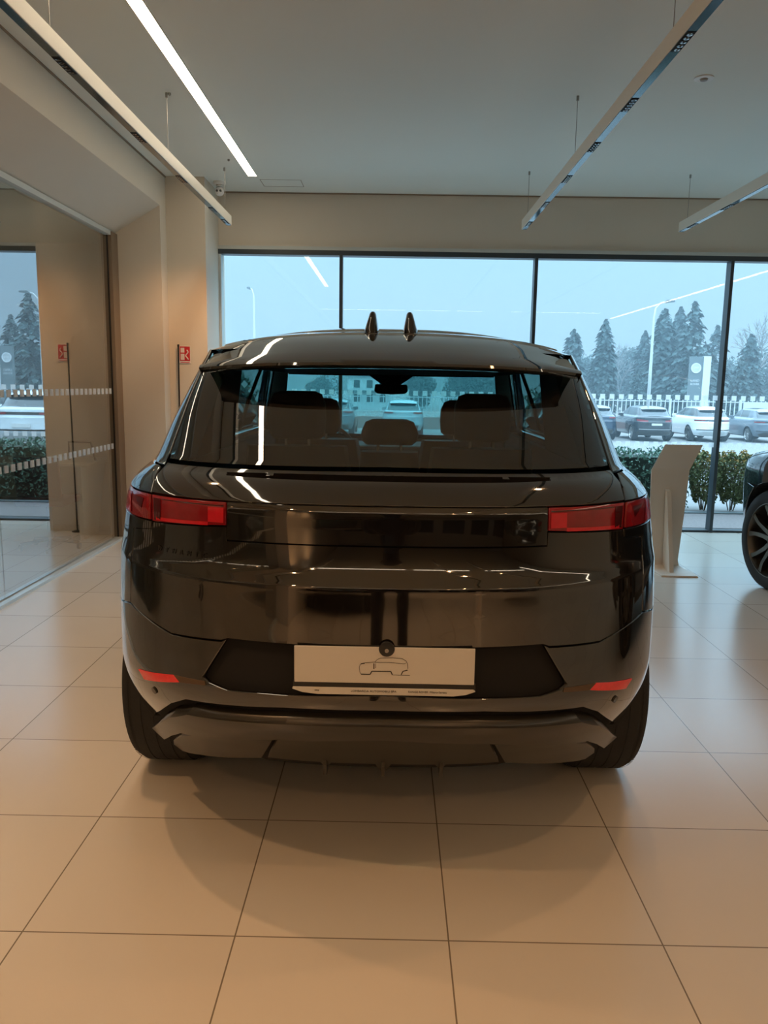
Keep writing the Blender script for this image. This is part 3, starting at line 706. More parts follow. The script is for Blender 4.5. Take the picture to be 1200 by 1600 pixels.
    patch('bright_reflector_block', [[cv(X((.480, 1.128), (.480, 1.172), (.530, 1.172), (.530, 1.128)), .02)], [cv(X((.53, 1.117), (.53, 1.128), (.715, 1.121), (.715, 1.111)), .02)]], REDB, il, off=.003, thick=0, du=.02, dz=.01, mirror=True)
    patch('dark_lamp_block', [[cv(X((.698, 1.115), (.698, 1.178), (.728, 1.178), (.724, 1.112)), .02)], [cv(X((.480, 1.176), (.480, 1.179), (.695, 1.179), (.695, 1.176)), .02)]], REDD, il, off=.003, thick=0, du=.02, dz=.01, mirror=True)
    ol = patch('corner_lamp', [[cv(X((.747, 1.108), (.750, 1.186)) + Y((.594, 1.182), (.594, 1.102)), .02)]], REDL, t, off=.001, du=.02, dz=.015, mirror=True)
    patch('bright_reflector_block', [[cv(X((.84, 1.112), (.845, 1.176)) + Y((.50, 1.172), (.50, 1.108)), .02)]], REDB, ol, off=.003, thick=0, du=.02, dz=.01, mirror=True)
    patch('dark_lamp_block', [[cv(X((.785, 1.135), (.772, 1.170), (.822, 1.170)), .02)]], REDD, ol, off=.003, thick=0, du=.02, dz=.01, mirror=True)
    # bumper with the dark hexagonal bay
    hexo = X((.464, .640), (.524, .653), (.545, .668), (.470, .788))
    bp = [('x', 0, .655)] + hexo + X((.485, .7805), (.652, .773), (.757, .799), (.836, .817)) + Y((.47, .791), (.762, .780)) + [p for p in REAR_ARCH if p[1] < WCY[0] and p[2] < .775][::-1] + \
        X((.80, .40), (.735, .470), (.665, .545), (.604, .583), (.29, .609), (0, .612))
    patch('rear_bumper', [[cv(sym2(bp), .025)]], paint, t, thick=.02, du=.03, dz=.02)
    patch('plate_bay', [[cv(sym([('x', 0, .635)] + X((.49, .62), (.57, .65), (.575, .68), (.50, .81), (0, .815))), .04)]], GLOSSB, t, off=-.030, thick=0, du=.04, dz=.03)
    patch('reflector', [[cv(X((.620, .637), (.642, .654), (.788, .623), (.762, .600)), .02)]], REFR, t, off=.004, du=.03, dz=.02, mirror=True)
    patch('bronze_strip', [[cv(X((.531, .646), (.534, .658), (.641, .6545), (.619, .637)), .02)]], BRZ, t, off=.003, du=.03, dz=.02, mirror=True)
    for s in (-1, 1):
        p = surf(ux(s*.725, .573), .573); n = nrm(ux(s*.725, .573), .573)
        if n.y > 0: n = -n
        mb = MB(); mb.tube([tuple(p-n*.004), tuple(p+n*.004)], .012, 20); mb.build('parking_sensor', LOWB, t)
    b1 = [('x', 0, .580)] + X((.28, .575), (.585, .553), (.655, .515), (.715, .455), (.795, .350), (.745, .325), (.690, .395), (.638, .443), (.30, .512), (0, .531))
    patch('lower_bumper_bar', [[cv(sym(b1), .025)]], LOWB, t, off=.028, thick=.05, du=.03, dz=.012)
    patch('exhaust_trim', [[cv(X((.335, .478), (.60, .425), (.665, .385), (.720, .318), (.735, .275), (.700, .262), (.610, .300), (.385, .368)), .025)]], LOWB, t, off=.012, thick=.05, du=.03, dz=.015, mirror=True)
    patch('diffuser', [[cv(sym([('x', 0, .515)] + X((.310, .490), (.372, .345), (.20, .345), (.185, .315), (.165, .345), (.025, .345), (.012, .312), (0, .312))), .02)]], LOWB, t, off=-.004, thick=.05, du=.03, dz=.015)
    for xx in (-.185, 0, .185):
        y0 = surf(ux(xx, .33), .33).y
        MB().prism([(y0-.010, .43), (y0-.022, .345), (y0+.0, .300), (y0+.25, .300), (y0+.25, .43)], lambda a, b: (xx-.006, a, b), lambda a, b: (xx+.006, a, b)).build('diffuser_fin', LOWB, t, bevel=.002)
    MB().box(-.56, .56, .30, .9, .37, .47).build('rear_undertray', MATTE, t)
    # plate and what is on it
    py = .008
    pt = MB().box(-.258, .258, py, py+.006, .691, .799).build('number_plate', PLATE, t, bevel=.002)
    ln = MB()
    def ribbon(pts, wd=.0014):
        P = []
        for cx, cy in pts:
            px, pyy = 430+cx/3.53, 960+cy/3.53
            P.append(((px-599)*.001868, .799-(pyy-996)*.00178))
        for a, b in zip(P[:-1], P[1:]):
            d = Vector((b[0]-a[0], b[1]-a[1])); L_ = d.length or 1; n = Vector((-d.y, d.x))/L_*wd/2
            ln.quad((a[0]+n.x, py-.0008, a[1]+n.y), (b[0]+n.x, py-.0008, b[1]+n.y), (b[0]-n.x, py-.0008, b[1]-n.y), (a[0]-n.x, py-.0008, a[1]-n.y))
    ribbon([(472, 288), (464, 275), (461, 245), (466, 230), (482, 221), (545, 214), (556, 200), (575, 190), (640, 187), (692, 191), (714, 205), (721, 222), (723, 250)])
    ribbon([(470, 226), (490, 222)], .003); ribbon([(545, 216), (620, 215), (702, 221), (712, 216)]); ribbon([(540, 222), (540, 255)], .003); ribbon([(549, 222), (549, 250)])
    ribbon([(470, 287), (520, 288), (529, 269), (632, 268), (640, 288)], .003); ribbon([(640, 289), (735, 290)]); ribbon([(722, 258), (697, 266), (688, 286)], .003)
    ln.build('car_outline_drawing', INK, pt)
    MB().box(-.262, .262, py+.002, py+.012, .677, .693).build('holder_shadow_gap', BLACKM, t)
    st = MB(); poly = [(-.262, .677), (.255, .677), (.262, .671), (.235, .661), (.20, .656), (-.19, .656), (-.235, .661), (-.264, .671)]
    st.prism(poly, lambda a, b: (a, py, b), lambda a, b: (a, py+.010, b)); sp = st.build('plate_holder_strip', PLATE, t)
    text('dealer_lettering', 'LOMBARDA AUTOMOBILI SPA', .0085, INK, sp, (-.03, py-.0004, .667), sx=1.15)
    text('dealer_lettering', 'RANGE ROVER  Milano-Seveso', .0085, INK, sp, (.125, py-.0004, .667))
    text('dealer_lettering', 'RRSE', .006, INK, sp, (-.193, py-.0004, .667))
    cm = MB().lathe([(0, 0), (0, .023), (-.004, .021), (-.007, .008), (-.007, 0)], .006, py+.0, .794, 'y', 24).build('rear_camera', BLACKM, t)
    MB().lathe([(0, 0), (0, .007), (-.002, .005), (-.003, 0)], .006, py-.006, .791, 'y', 16).build('camera_lens', STEEL, cm)
    if letters:
        for i, ch in enumerate('DYNAMIC'):
            xx = -.700+i*.0268; p = surf(ux(xx, 1.026), 1.026); n = nrm(ux(xx, 1.026), 1.026)
            if n.y > 0: n = -n
            text('badge_letter', ch, .022, MATTE, t, tuple(p+n*.002), (PI/2, 0, math.atan2(n.x, -n.y)))
    # shark fins
    for s in (-1, 1):
        x0 = s*.0735
        fm = MB(); ws = [(.023, 0), (.0295, .010), (.028, .022), (.020, .055), (.0135, .080), (.009, .086)]
        n = 14
        for wd, hh in ws:
            yb_, yf_ = .80+hh*.45, 1.00-hh*.35
            for k in range(n):
                a = 2*PI*k/n; fm.v.append((x0-s*hh*.06+wd*math.copysign(abs(math.cos(a))**.6, math.cos(a)), (yb_+yf_)/2+(yf_-yb_)/2*math.sin(a), 1.716+hh))
        for j in range(len(ws)-1):
            for k in range(n): k2 = (k+1) % n; fm.f.append((j*n+k, j*n+k2, (j+1)*n+k2, (j+1)*n+k))
        fm.f.append(tuple((len(ws)-1)*n+k for k in range(n)))
        a_ = fm.build('roof_antenna', GLOSSB, t, auto=60)
        MB().lathe([(0, 0), (0, .027), (-.012, .024), (-.012, 0)], x0, .82, 1.722, 'z', 20).build('antenna_base', STEEL, a_)
    # door mirrors
    for s in (-1, 1):
        mm = MB().prism([(3.08, 1.20), (3.24, 1.17), (3.30, 1.24), (3.24, 1.33), (3.10, 1.35)], lambda a, b: (s*.90, a, b), lambda a, b: (s*1.08, a, b-.01)).build('door_mirror', paint, t, bevel=.025)
        MB().tube([(s*.82, 3.14, 1.21), (s*.93, 3.18, 1.22)], .03, 8).build('mirror_arm', GLOSSB, mm)
    # cabin
    MB().box(-.64, .64, .80, 2.83, 1.598, 1.625).build('headliner', LINER, t, bevel=.01)
    MB().box(-.80, .80, .45, 3.4, .42, .50).build('cabin_floor', LINER, t)
    d = MB().box(-.74, .74, 3.02, 3.55, .85, 1.14); d.build('dashboard', SEATM, t, bevel=.05)
    for s in (-1, 1):
        MB().prism([(.62, 1.27), (1.30, 1.27), (1.10, 1.60), (.82, 1.60)], lambda a, b: (s*(.76-(b-1.27)*.28), a, b), lambda a, b: (s*(.68-(b-1.27)*.24), a, b)).build('pillar_trim', LINER, t)
        MB().box(s*.72-.02, s*.72+.02, .55, 3.3, .5, 1.26).build('door_card', LINER, t)
    def seat(x, y, wd, zt, hr, head=True):
        b = MB(); rows_ = [(y-.02, .55), (y-.05, .75), (y-.10, 1.0), (y-.155, zt)]; n = 12; P = []
        for (yy, zz), ws_ in zip(rows_, (1, 1.02, .98, .84)):
            for k in range(n):
                a = 2*PI*k/n; c_, s_ = math.cos(a), math.sin(a)
                P.append((x+wd/2*ws_*(abs(c_)**.5)*(1 if c_ > 0 else -1), yy+.07*(abs(s_)**.6)*(1 if s_ > 0 else -1), zz))
        b.v = P
        for j in range(3):
            for k in range(n): k2 = (k+1) % n; b.f.append((j*n+k, j*n+k2, (j+1)*n+k2, (j+1)*n+k))
        b.f.append(tuple(range(3*n, 4*n))); o = b.build('seat_backrest', SEATM, t, auto=50, bevel=.0)
        MB().box(x-wd/2, x+wd/2, y, y+.48, .50, .66).build('seat_cushion', SEATM, t, bevel=.05)
        if head:
            h = MB(); m_ = 16
            prof = [(zt+.03, .80, .7), (zt+.045, .95, 1), (zt+.5*hr, 1.0, 1.1), (zt+hr-.05, .97, 1), (zt+hr-.012, .84, .8), (zt+hr, .6, .45)]
            for zz, a_, b_ in prof:
                for k in range(m_):
                    a = 2*PI*k/m_; c_, s_ = math.cos(a), math.sin(a)
                    h.v.append((x+head*a_*(abs(c_)**.55)*(1 if c_ > 0 else -1), y-.16+.055*b_*(abs(s_)**.6)*(1 if s_ > 0 else -1), zz))
            for j in range(len(prof)-1):
                for k in range(m_): k2 = (k+1) % m_; h.f.append((j*m_+k, j*m_+k2, (j+1)*m_+k2, (j+1)*m_+k))
            h.f.append(tuple(range((len(prof)-1)*m_, len(prof)*m_))); h.f.append(tuple(range(m_))[::-1])
            hh = h.build('headrest', SEATM, o, auto=60)
            MB().tube([(x-.05, y-.16, zt-.03), (x-.05, y-.16, zt+.06)], .006, 8).tube([(x+.05, y-.16, zt-.03), (x+.05, y-.16, zt+.06)], .006, 8).build('headrest_posts', STEEL, hh)
    seat(-.40, 1.45, .52, 1.27, .235, .125); seat(.40, 1.45, .52, 1.27, .235, .125); seat(0, 1.45, .30, 1.25, .14, .125)
    seat(-.40, 2.35, .54, 1.24, .22, .13); seat(.40, 2.35, .54, 1.24, .22, .13)
    mi = MB().prism([(-.105, 1.498), (-.09, 1.482), (0, 1.477), (.09, 1.482), (.105, 1.498), (.10, 1.540), (-.10, 1.540)], lambda a, b: (a, 2.84, b), lambda a, b: (a, 2.88, b)).build('rear_view_mirror', MATTE, t, bevel=.008)
    MB().prism([(-.055, 1.535), (.055, 1.535), (.15, 1.60), (-.15, 1.60)], lambda a, b: (a, 2.84, b), lambda a, b: (a, 2.95, b)).build('mirror_housing', MATTE, mi)
    MB().lathe([(-.012, .17), (-.012, .19), (.012, .19), (.012, .17)], -.40, 2.80, 1.10, 'y', 32).build('steering_wheel', SEATM, t)
    return t
def sym2(half):
    o = []
    L = [(k, a, z) for k, a, z in half if not (k == 'x' and a < 1e-6)]
    neg = [('u', -(ux(a, z) if k == 'x' else uy(a, z)), z) for k, a, z in L[::-1]]
    return half + neg

CARX, CARY = -.010, 2.15
main = car('car', (CARX, CARY, 0), 0, PAINT, 'large black gloss SUV seen square from behind, in the middle of the showroom')
car('car', (4.375, 2.18, 0), math.radians(7.0), TEAL, 'dark blue car on the right edge, only its front wing and five-spoke wheel in view', letters=False)

# ------------------------------------------------------------------ kiosk
kt = empty('display_stand', (2.40, 6.60, 0), label='beige sheet metal information stand between the black car and the storefront', cat='display stand')
def kp(pts, th=.006):       # (x, y, z) rows, left and right edge, offset along y for thickness
    mb = MB(); rows = pts
    for (xl, xr, y, z, ny, nz) in rows:
        mb.v += [(xl, y, z), (xr, y, z), (xr, y+ny*th, z+nz*th), (xl, y+ny*th, z+nz*th)]
    for i in range(len(rows)-1):
        for j in range(4): j2 = (j+1) % 4; mb.f.append((4*i+j, 4*i+j2, 4*i+4+j2, 4*i+4+j))
    mb.f.append((3, 2, 1, 0)); b = 4*(len(rows)-1); mb.f.append((b, b+1, b+2, b+3)); return mb
body = [(-.150, .150, -.20, .006, 0, 1), (-.150, .165, -.05, .006, 0, 1), (-.152, .125, .05, .010, .3, 1), (-.155, .098, .095, .035, .8, .6), (-.158, .092, .11, .08, 1, .2),
        (-.185, .110, .09, .50, 1, 0), (-.203, .118, .07, .862, 1, 0), (-.195, .124, .062, .885, .9, -.3), (-.132, .180, -.02, 1.085, .9, -.35)]
# the sheet: foot plate, bend, upright and the tilted head
kp(body, .007).build('sheet_panel', KIOSK, kt, auto=35)
MB().box(-.15, .155, -.205, .12, 0, .008).build('foot_plate', KIOSK, kt, bevel=.002)
MB().prism([(.012, -.085), (.012, .092), (.700, .072), (.685, .030), (.60, .012)], lambda z, y: (-.072+.055*0-z*.045+.03, y, z), lambda z, y: (-.072-z*.045+.036+.03, y, z)).build('stiffening_rib', KIOSK, kt)

# ------------------------------------------------------------------ office beyond the partition
dt = empty('desk', (-3.45, 7.85, 0), label='white desk with slanted panel legs behind the glass partition', cat='desk')
MB().box(-.75, .55, -.38, .35, .715, .745).build('desk_top', DOORW, dt, bevel=.004)
MB().prism([(-.34, 0), (.02, 0), (.30, .715), (-.36, .715)], lambda a, b: (.44, a, b), lambda a, b: (.48, a, b)).build('panel_leg', DOORW, dt)
MB().prism([(-.34, 0), (.02, 0), (.30, .715), (-.36, .715)], lambda a, b: (-.68, a, b), lambda a, b: (-.64, a, b)).build('panel_leg', DOORW, dt)
fr = MB(); fr.tube([(-3.20, 7.80, .7475), (-3.20, 7.80, .93), (-2.98, 7.80, .93), (-2.94, 7.80, .7475)], .011, 8)
tag(fr.build('desktop_frame', BLACKM), 'black tubular frame standing on the white desk', 'frame')
ch = empty('chair', (-3.12, 7.10, 0), label='dark red office chair pushed against the white desk', cat='chair')
MB().box(-.22, .22, -.22, .22, .42, .48).build('seat', CLOTHR, ch, bevel=.02)
MB().prism([(-.20, .50), (-.16, .50), (-.20, .86), (-.235, .86)], lambda a, b: (-.20, a, b), lambda a, b: (.20, a, b)).build('backrest', CLOTHR, ch, bevel=.012)
MB().tube([(0, 0, .06), (0, 0, .42)], .025, 12).build('column', STEEL, ch)
for k in range(5):
    a = 2*PI*k/5; lg = MB().tube([(0, 0, .09), (.26*math.cos(a), .26*math.sin(a), .06)], .016, 8).build('leg', BLACKM, ch)
    MB().lathe([(-.012, 0), (-.012, .03), (.012, .03), (.012, 0)], .26*math.cos(a), .26*math.sin(a), .03, 'x', 14).build('castor', BLACKM, lg)

# ------------------------------------------------------------------ the showroom behind the viewer, seen in the tailgate
car('car', (-1.13, -3.3, 0), math.radians(180), PAINT, 'dark car parked behind the viewer left of the aisle, seen only mirrored in the tailgate', full=False, tail='narrow')
car('car', (4.6, -3.0, 0), math.radians(196), PAINT, 'dark car parked behind the viewer on the right, seen only mirrored in the tailgate', full=False, tail='narrow')
k2 = copy_tree(kt); k2.location = (2.35, -3.3, 0); k2.rotation_euler = (0, 0, PI-.3)
k2['label'] = 'beige information stand behind the viewer, mirrored in the tailgate'
for i, x in enumerate((-1.9, .4, 2.6, 4.8, 7.0)):
    d_ = struct(MB().box(x, x+1.6, YB+.0, YB+.06, 0, 2.7).build('window_%d' % (i+3), FRAME), 'dark glazed bay in the wall behind the viewer', 'window')
pr = empty('person', (.02, -.42, 0), label='person in dark clothes standing behind the viewpoint taking the picture', cat='person')
# body as one skinned figure
J = {'pel': (0, 0, .96), 'wst': (0, 0, 1.10), 'chs': (0, .01, 1.30), 'nck': (0, .02, 1.50), 'hd0': (0, .05, 1.60), 'hd1': (0, .06, 1.74),
     'hl': (-.10, 0, .90), 'kl': (-.11, .02, .50), 'al': (-.12, -.02, .09), 'tl': (-.13, .13, .035), 'hr': (.10, 0, .90), 'kr': (.11, .02, .50), 'ar': (.12, -.02, .09), 'tr': (.13, .13, .035),
     'sl': (-.19, 0, 1.43), 'el': (-.25, .10, 1.20), 'wl': (-.08, .27, 1.40), 'ml': (-.06, .31, 1.45), 'sr': (.19, 0, 1.43), 'er': (.25, .10, 1.20), 'wr': (.10, .27, 1.40), 'mr': (.08, .31, 1.45)}
Rr = dict(pel=.15, wst=.13, chs=.15, nck=.055, hd0=.075, hd1=.085, hl=.09, kl=.058, al=.042, tl=.032, hr=.09, kr=.058, ar=.042, tr=.032, sl=.065, el=.045, wl=.030, ml=.034, sr=.065, er=.045, wr=.030, mr=.034)
E_ = [('pel', 'wst'), ('wst', 'chs'), ('chs', 'nck'), ('nck', 'hd0'), ('hd0', 'hd1'), ('pel', 'hl'), ('hl', 'kl'), ('kl', 'al'), ('al', 'tl'), ('pel', 'hr'), ('hr', 'kr'), ('kr', 'ar'), ('ar', 'tr'),
      ('chs', 'sl'), ('sl', 'el'), ('el', 'wl'), ('wl', 'ml'), ('chs', 'sr'), ('sr', 'er'), ('er', 'wr'), ('wr', 'mr')]
for s, m_ in ((-1, 'ml'), (1, 'mr')):
    for f in range(4):
        a, b, c = '%s%da' % (m_, f), '%s%db' % (m_, f), '%s%dc' % (m_, f)
        x0, z0 = J[m_][0], J[m_][2]
        J[a] = (x0-s*.005, .335, z0+.025-f*.018); J[b] = (x0-s*.02, .355, z0+.03-f*.018); J[c] = (x0-s*.045, .345, z0+.03-f*.018)
        Rr[a] = .010; Rr[b] = .009; Rr[c] = .008; E_ += [(m_, a), (a, b), (b, c)]
    J[m_+'t'] = (x0-s*.035, .30, J[m_][2]-.03); Rr[m_+'t'] = .010; E_.append((m_, m_+'t'))
names = list(J); me = bpy.data.meshes.new('body'); me.from_pydata([J[n] for n in names], [(names.index(a), names.index(b)) for a, b in E_], [])
me.materials.append(CLOTH)
bo = bpy.data.objects.new('body', me); C.objects.link(bo); bo.parent = pr
sk = bo.modifiers.new('skin', 'SKIN'); sk.use_smooth_shade = True
if not me.skin_vertices:
    bpy.context.view_layer.objects.active = bo
for i, n in enumerate(names):
    v = me.skin_vertices[0].data[i]; v.radius = (Rr[n], Rr[n]); v.use_root = (n == 'pel')
bo.modifiers.new('sub', 'SUBSURF').render_levels = 1
hr_ = MB().lathe([(-.02, .075), (.03, .098), (.08, .09), (.115, .05), (.125, 0)], 0, .04, 1.70, 'z', 20, closed=False).build('hair', BLACKM, pr, smooth=True)
pm = MB().box(-.035, .035, -.045, -.037, 1.43, 1.525); ph = pm.build('smartphone', BLACKM, bevel=.002); tag(ph, 'black smartphone held up by the person in dark clothes', 'phone')

# ------------------------------------------------------------------ outdoors
gp = [(YW+.29, -.12), (9.95, -.02), (10.6, -.02), (38, -1.05), (58, -1.10), (90, -1.1), (320, -1.1)]
mb = MB(); 
for i in range(len(gp)-1):
    (a, za), (b, zb) = gp[i], gp[i+1]; mb.quad((-120, a, za), (160, a, za), (160, b, zb), (-120, b, zb))
struct(mb.build('ground', ASPH), 'pale sloping car park ground outside the showroom', 'ground')
struct(MB().box(-8, 14, YW+.28, 9.85, -.10, -.004).build('path', PVGRAV), 'strip of pale gravel outside the storefront', 'path')
struct(MB().box(-8, 14, 9.85, 9.93, -.12, .012).build('kerb', TOTG), 'low grey kerb in front of the hedge', 'kerb')
def gz(y):
    for (a, za), (b, zb) in zip(gp[:-1], gp[1:]):
        if a <= y <= b: return za+(zb-za)*(y-a)/(b-a)
    return -1.1
def leaf_cloud(n, fn, size, rnd, flat=.5):
    mb = MB()
    for _ in range(n):
        p = fn(rnd)
        if p is None: continue
        p = Vector(p); s = size*rnd.uniform(.6, 1.3)
        a = Vector((rnd.gauss(0, 1), rnd.gauss(0, 1), rnd.gauss(0, 1))).normalized(); b = a.cross(Vector((rnd.gauss(0, 1), rnd.gauss(0, 1), rnd.gauss(0, 1)))).normalized()
        mb.quad(tuple(p-a*s), tuple(p+b*s*flat), tuple(p+a*s), tuple(p-b*s*flat))
    return mb
rnd = random.Random(3)
# clipped hedge behind the black car
def hf(r):
    x = r.uniform(-2.4, 3.82); y = r.uniform(10.0, 10.75); z = r.uniform(.03, .76)+.02*math.sin(x*9)
    if 10.12 < y < 10.6 and z < .66: return None
    return (x, y, z)
h = empty('hedge', (.7, 10.3, 0), label='long dark green clipped hedge behind the black car', cat='hedge')
leaf_cloud(26000, hf, .026, rnd).build('foliage', HEDGE, h, loc=(-.7, -10.3, 0))
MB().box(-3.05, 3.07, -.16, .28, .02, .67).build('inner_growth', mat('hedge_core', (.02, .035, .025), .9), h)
# three looser bushes in front of the storefront, right of the stand
for i, (bx, bw, zt, sd) in enumerate(((4.06, .17, .74, 5), (4.42, .165, .73, 6), (4.76, .16, .70, 7), (5.22, .20, .74, 8), (5.75, .22, .72, 9))):
    r2 = random.Random(sd)
    bt = empty('bush', (bx, 10.2, -.01), label=['round olive bush just right of the beige stand', 'round olive bush with yellowish tips behind the right mullion', 'round bush beside the dark blue car wing', 'bush hidden behind the dark blue car', 'bush at the far right behind the dark blue car'][i], cat='bush', group='bushes outside the storefront')
    def bf(r, lo=.13, hi=zt):
        z = r.uniform(lo, hi); w = bw*1.1*(.62+.42*math.sin(min(1, (z-lo)/(hi-lo)*1.6+.1)*PI*.5))*(1 if z < hi-.08 else .8)
        a = r.uniform(0, 2*PI); q = r.uniform(.55, 1.08)**.5
        return (w*q*math.cos(a), w*q*math.sin(a)*1.1, z+.03*math.sin(a*5))
    leaf_cloud(4200, bf, .022, r2).build('foliage', HEDGE2, bt)
    leaf_cloud(420, lambda r: bf(r, zt-.24, zt+.03), .022, r2).build('yellow_tips', HEDGEY, bt)
    st = MB()
    for k in range(7):
        a = r2.uniform(0, 6.28); st.tube([(.03*math.cos(a), .03*math.sin(a), 0), (.08*math.cos(a), .08*math.sin(a), .2), (bw*.6*math.cos(a), bw*.6*math.sin(a), .5)], .007, 5)
    st.build('stems', WOODST, bt)

# fence
ft = empty('fence', (10, 48, -1.1), label='long white palisade fence beyond the parked cars', cat='fence')
pk = MB()
x = -38.0
while x < 42:
    pk.box(x-10, x-10+.05, -.01, .01, .75, 2.02); x += .26
pk.build('pickets', FENCE, ft)
MB().box(-48, 32, -.03, .03, 1.90, 1.95).box(-48, 32, -.03, .03, .85, .90).build('rails', FENCE, ft)
for k in range(20): MB().box(-48+k*4.2, -48+k*4.2+.12, -.06, .06, 0, 2.08).build('post', FENCE, ft)
MB().box(-48, 32, -.10, .10, 0, .74).build('brick_base', PINKW, ft)
MB().box(11.0, 14.2, -.16, -.10, .1, 1.95).build('gate_leaf', FENCE, ft)

# parked cars in the row along the fence
RP = [
 (10.35, 39.6, -1.06, mat('navy_paint', (.02, .04, .07), .2, coat=1), 'dark blue parked car half hidden by the black showroom car', 'narrow', 'suv', ALLOY, 1.0),
 (13.08, 39.3, -1.06, mat('black_car_paint', (.012, .018, .024), .2, coat=1), 'black parked SUV with wide red lamps and chrome bumper strip', 'wide', 'suv', ALLOYS, 1.0),
 (16.05, 39.6, -1.06, mat('white_car_paint', (.75, .77, .78), .25, coat=1), 'white parked SUV with a black strip across its tail', 'strip', 'white', ALLOY, 1.0),
 (19.0, 39.6, -1.06, mat('grey_car_paint', (.10, .13, .16), .25, coat=1), 'grey parked crossover right of the white one', 'strip', 'suv', ALLOYS, .96),
 (.55, 39.6, -1.06, mat('silver_car_paint', (.35, .42, .45), .25, coat=1), 'pale parked car seen through the middle of the rear window', 'narrow', 'suv', ALLOY, 1.06),
 (-2.95, 39.6, -1.06, mat('green_grey_paint', (.12, .16, .18), .25, coat=1), 'grey parked car seen at the left of the rear window beside the headrest', 'narrow', 'suv', ALLOY, 1.06),
 (3.9, 39.6, -1.06, mat('steel_blue_paint', (.08, .12, .16), .25, coat=1), 'blue-grey parked car behind the right headrest', 'narrow', 'suv', ALLOY, 1.0),
 (4.35, 20.6, None, mat('white_near_paint', (.70, .74, .76), .25, coat=1), 'white car on the drive outside, mirrored in the glass partition', 'strip', 'white', ALLOY, .95)]
for (x, y, z, p, lab, tl, kd, al, sc) in RP:
    c = car('car', (x, y, z if z is not None else gz(y+2.0)), 0, p, lab, group='parked cars outside', full=False, tail=tl, kind=kd, alloy=al)
    c.scale = (sc, sc, sc)
    if z is None: c.rotation_euler = (math.atan2(gz(y+4)-gz(y+1), 3.0), 0, 0); c.location.z = gz(y)+.02

# lamp posts and the sign tower
def lamp(x, y, h, arm, label):
    t = empty('street_lamp', (x, y, gz(y)), label=label, cat='street lamp')
    MB().tube([(0, 0, 0), (0, 0, h*.5), (0, 0, h-.9), (arm*.12, 0, h-.35), (arm*.55, 0, h-.05), (arm, 0, h)], [.11, .085, .06, .05, .045, .04], 10).build('pole', POLEM, t, smooth=True)
    MB().prism([(arm*.75, h-.02), (arm*1.0, h+.10), (arm*1.7, h+.08), (arm*1.75, h), (arm, h-.06)], lambda a, b: (a, -.12, b), lambda a, b: (a, .12, b)).build('lamp_head', TOTG, t)
lamp(14.38, 45, 7.35, .62, 'tall pale street lamp behind the parked cars on the right')
lamp(-8.98, 52, 8.55, -.25, 'thin distant street lamp at the left end of the storefront')
tt = empty('sign_tower', (19.0, 50, -1.1), label='tall grey and white sign tower with a round emblem behind the fence', cat='sign')
MB().box(-.62, .18, -.12, .12, 0, 4.66).build('grey_panel', TOTG, tt)
MB().box(.18, .62, -.20, .20, 0, 4.68).build('white_panel', TOTW, tt)
em = MB().lathe([(0, .24), (0, .31), (-.05, .31), (-.05, .24)], -.26, -.12, 3.95, 'y', 32).build('emblem_ring', TOTW, tt)
MB().lathe([(0, 0), (0, .24), (-.03, .24), (-.03, 0)], -.26, -.12, 3.95, 'y', 28).build('emblem_disc', POLEM, em)
MB().box(-.42, -.10, -.165, -.15, 3.93, 3.99).build('emblem_bar', TOTW, em)
text('tower_lettering', 'LAND', .20, TOTW, tt, (-.26, -.125, 3.18)); text('tower_lettering', 'ROVER', .18, TOTW, tt, (-.26, -.125, 2.96))

# trees
def conifer_mesh(seed, h, rad, levels=56, ragged=1.0, pw=.5):
    r = random.Random(seed); mb = MB()
    for L in range(levels):
        f = L/(levels-1); z = h*(.08+.92*f); rr = rad*((1-f)**pw+.03)*(1 if f > .12 else .8)
        nb = max(5, int(15*(1-f)+5))
        for k in range(nb):
            a = r.uniform(0, 2*PI); l = rr*r.uniform(.55, 1.1*ragged)
            for s in range(7):
                q = (s+.5)/7; c = Vector((l*q*math.cos(a), l*q*math.sin(a), z-l*q*.22+r.uniform(-.32, .32)*h/14))
                sz = (.10+.16*q)*h/11*r.uniform(.7, 1.4)
                d1 = Vector((math.cos(a), math.sin(a), -.35)).normalized()*sz*1.3; d2 = Vector((-math.sin(a), math.cos(a), r.uniform(-.5, .5))).normalized()*sz
                mb.quad(tuple(c-d1), tuple(c+d2), tuple(c+d1*1.1+Vector((0, 0, -sz*.5))), tuple(c-d2))
                if s % 2: mb.quad(tuple(c+Vector((0, 0, sz*.8))), tuple(c+d2*.9), tuple(c-Vector((0, 0, sz*.7))), tuple(c-d2*.9))
    return mb
def round_mesh(seed, h, rad, n=6500):
    r = random.Random(seed)
    bl = [(r.uniform(-.5, .5)*rad, r.uniform(-.5, .5)*rad, h*r.uniform(.25, .8), rad*r.uniform(.4, .7)) for _ in range(14)]
    def f(rr):
        bx, by, bz, br = rr.choice(bl); v = Vector((rr.gauss(0, 1), rr.gauss(0, 1), rr.gauss(0, 1))).normalized()*br*rr.uniform(.7, 1.03)
        z = bz+v.z
        return (bx+v.x, by+v.y, max(.2, z))
    return leaf_cloud(n, f, .15, r, .7)
def bare_mesh(seed, h):
    r = random.Random(seed); mb = MB()
    def br(p, d, l, w, lev):
        q = p+d*l; mb.tube([tuple(p), tuple(q)], [w, w*.7], 4, cap=False)
        if lev == 0: return
        for _ in range(3 if lev > 1 else 4):
            nd = (d+Vector((r.gauss(0, .42), r.gauss(0, .42), r.gauss(.08, .3)))).normalized(); br(q, nd, l*r.uniform(.62, .86), w*.62, lev-1)
    br(Vector((0, 0, 0)), Vector((0, 0, 1)), h*.26, h*.018, 5)
    return mb
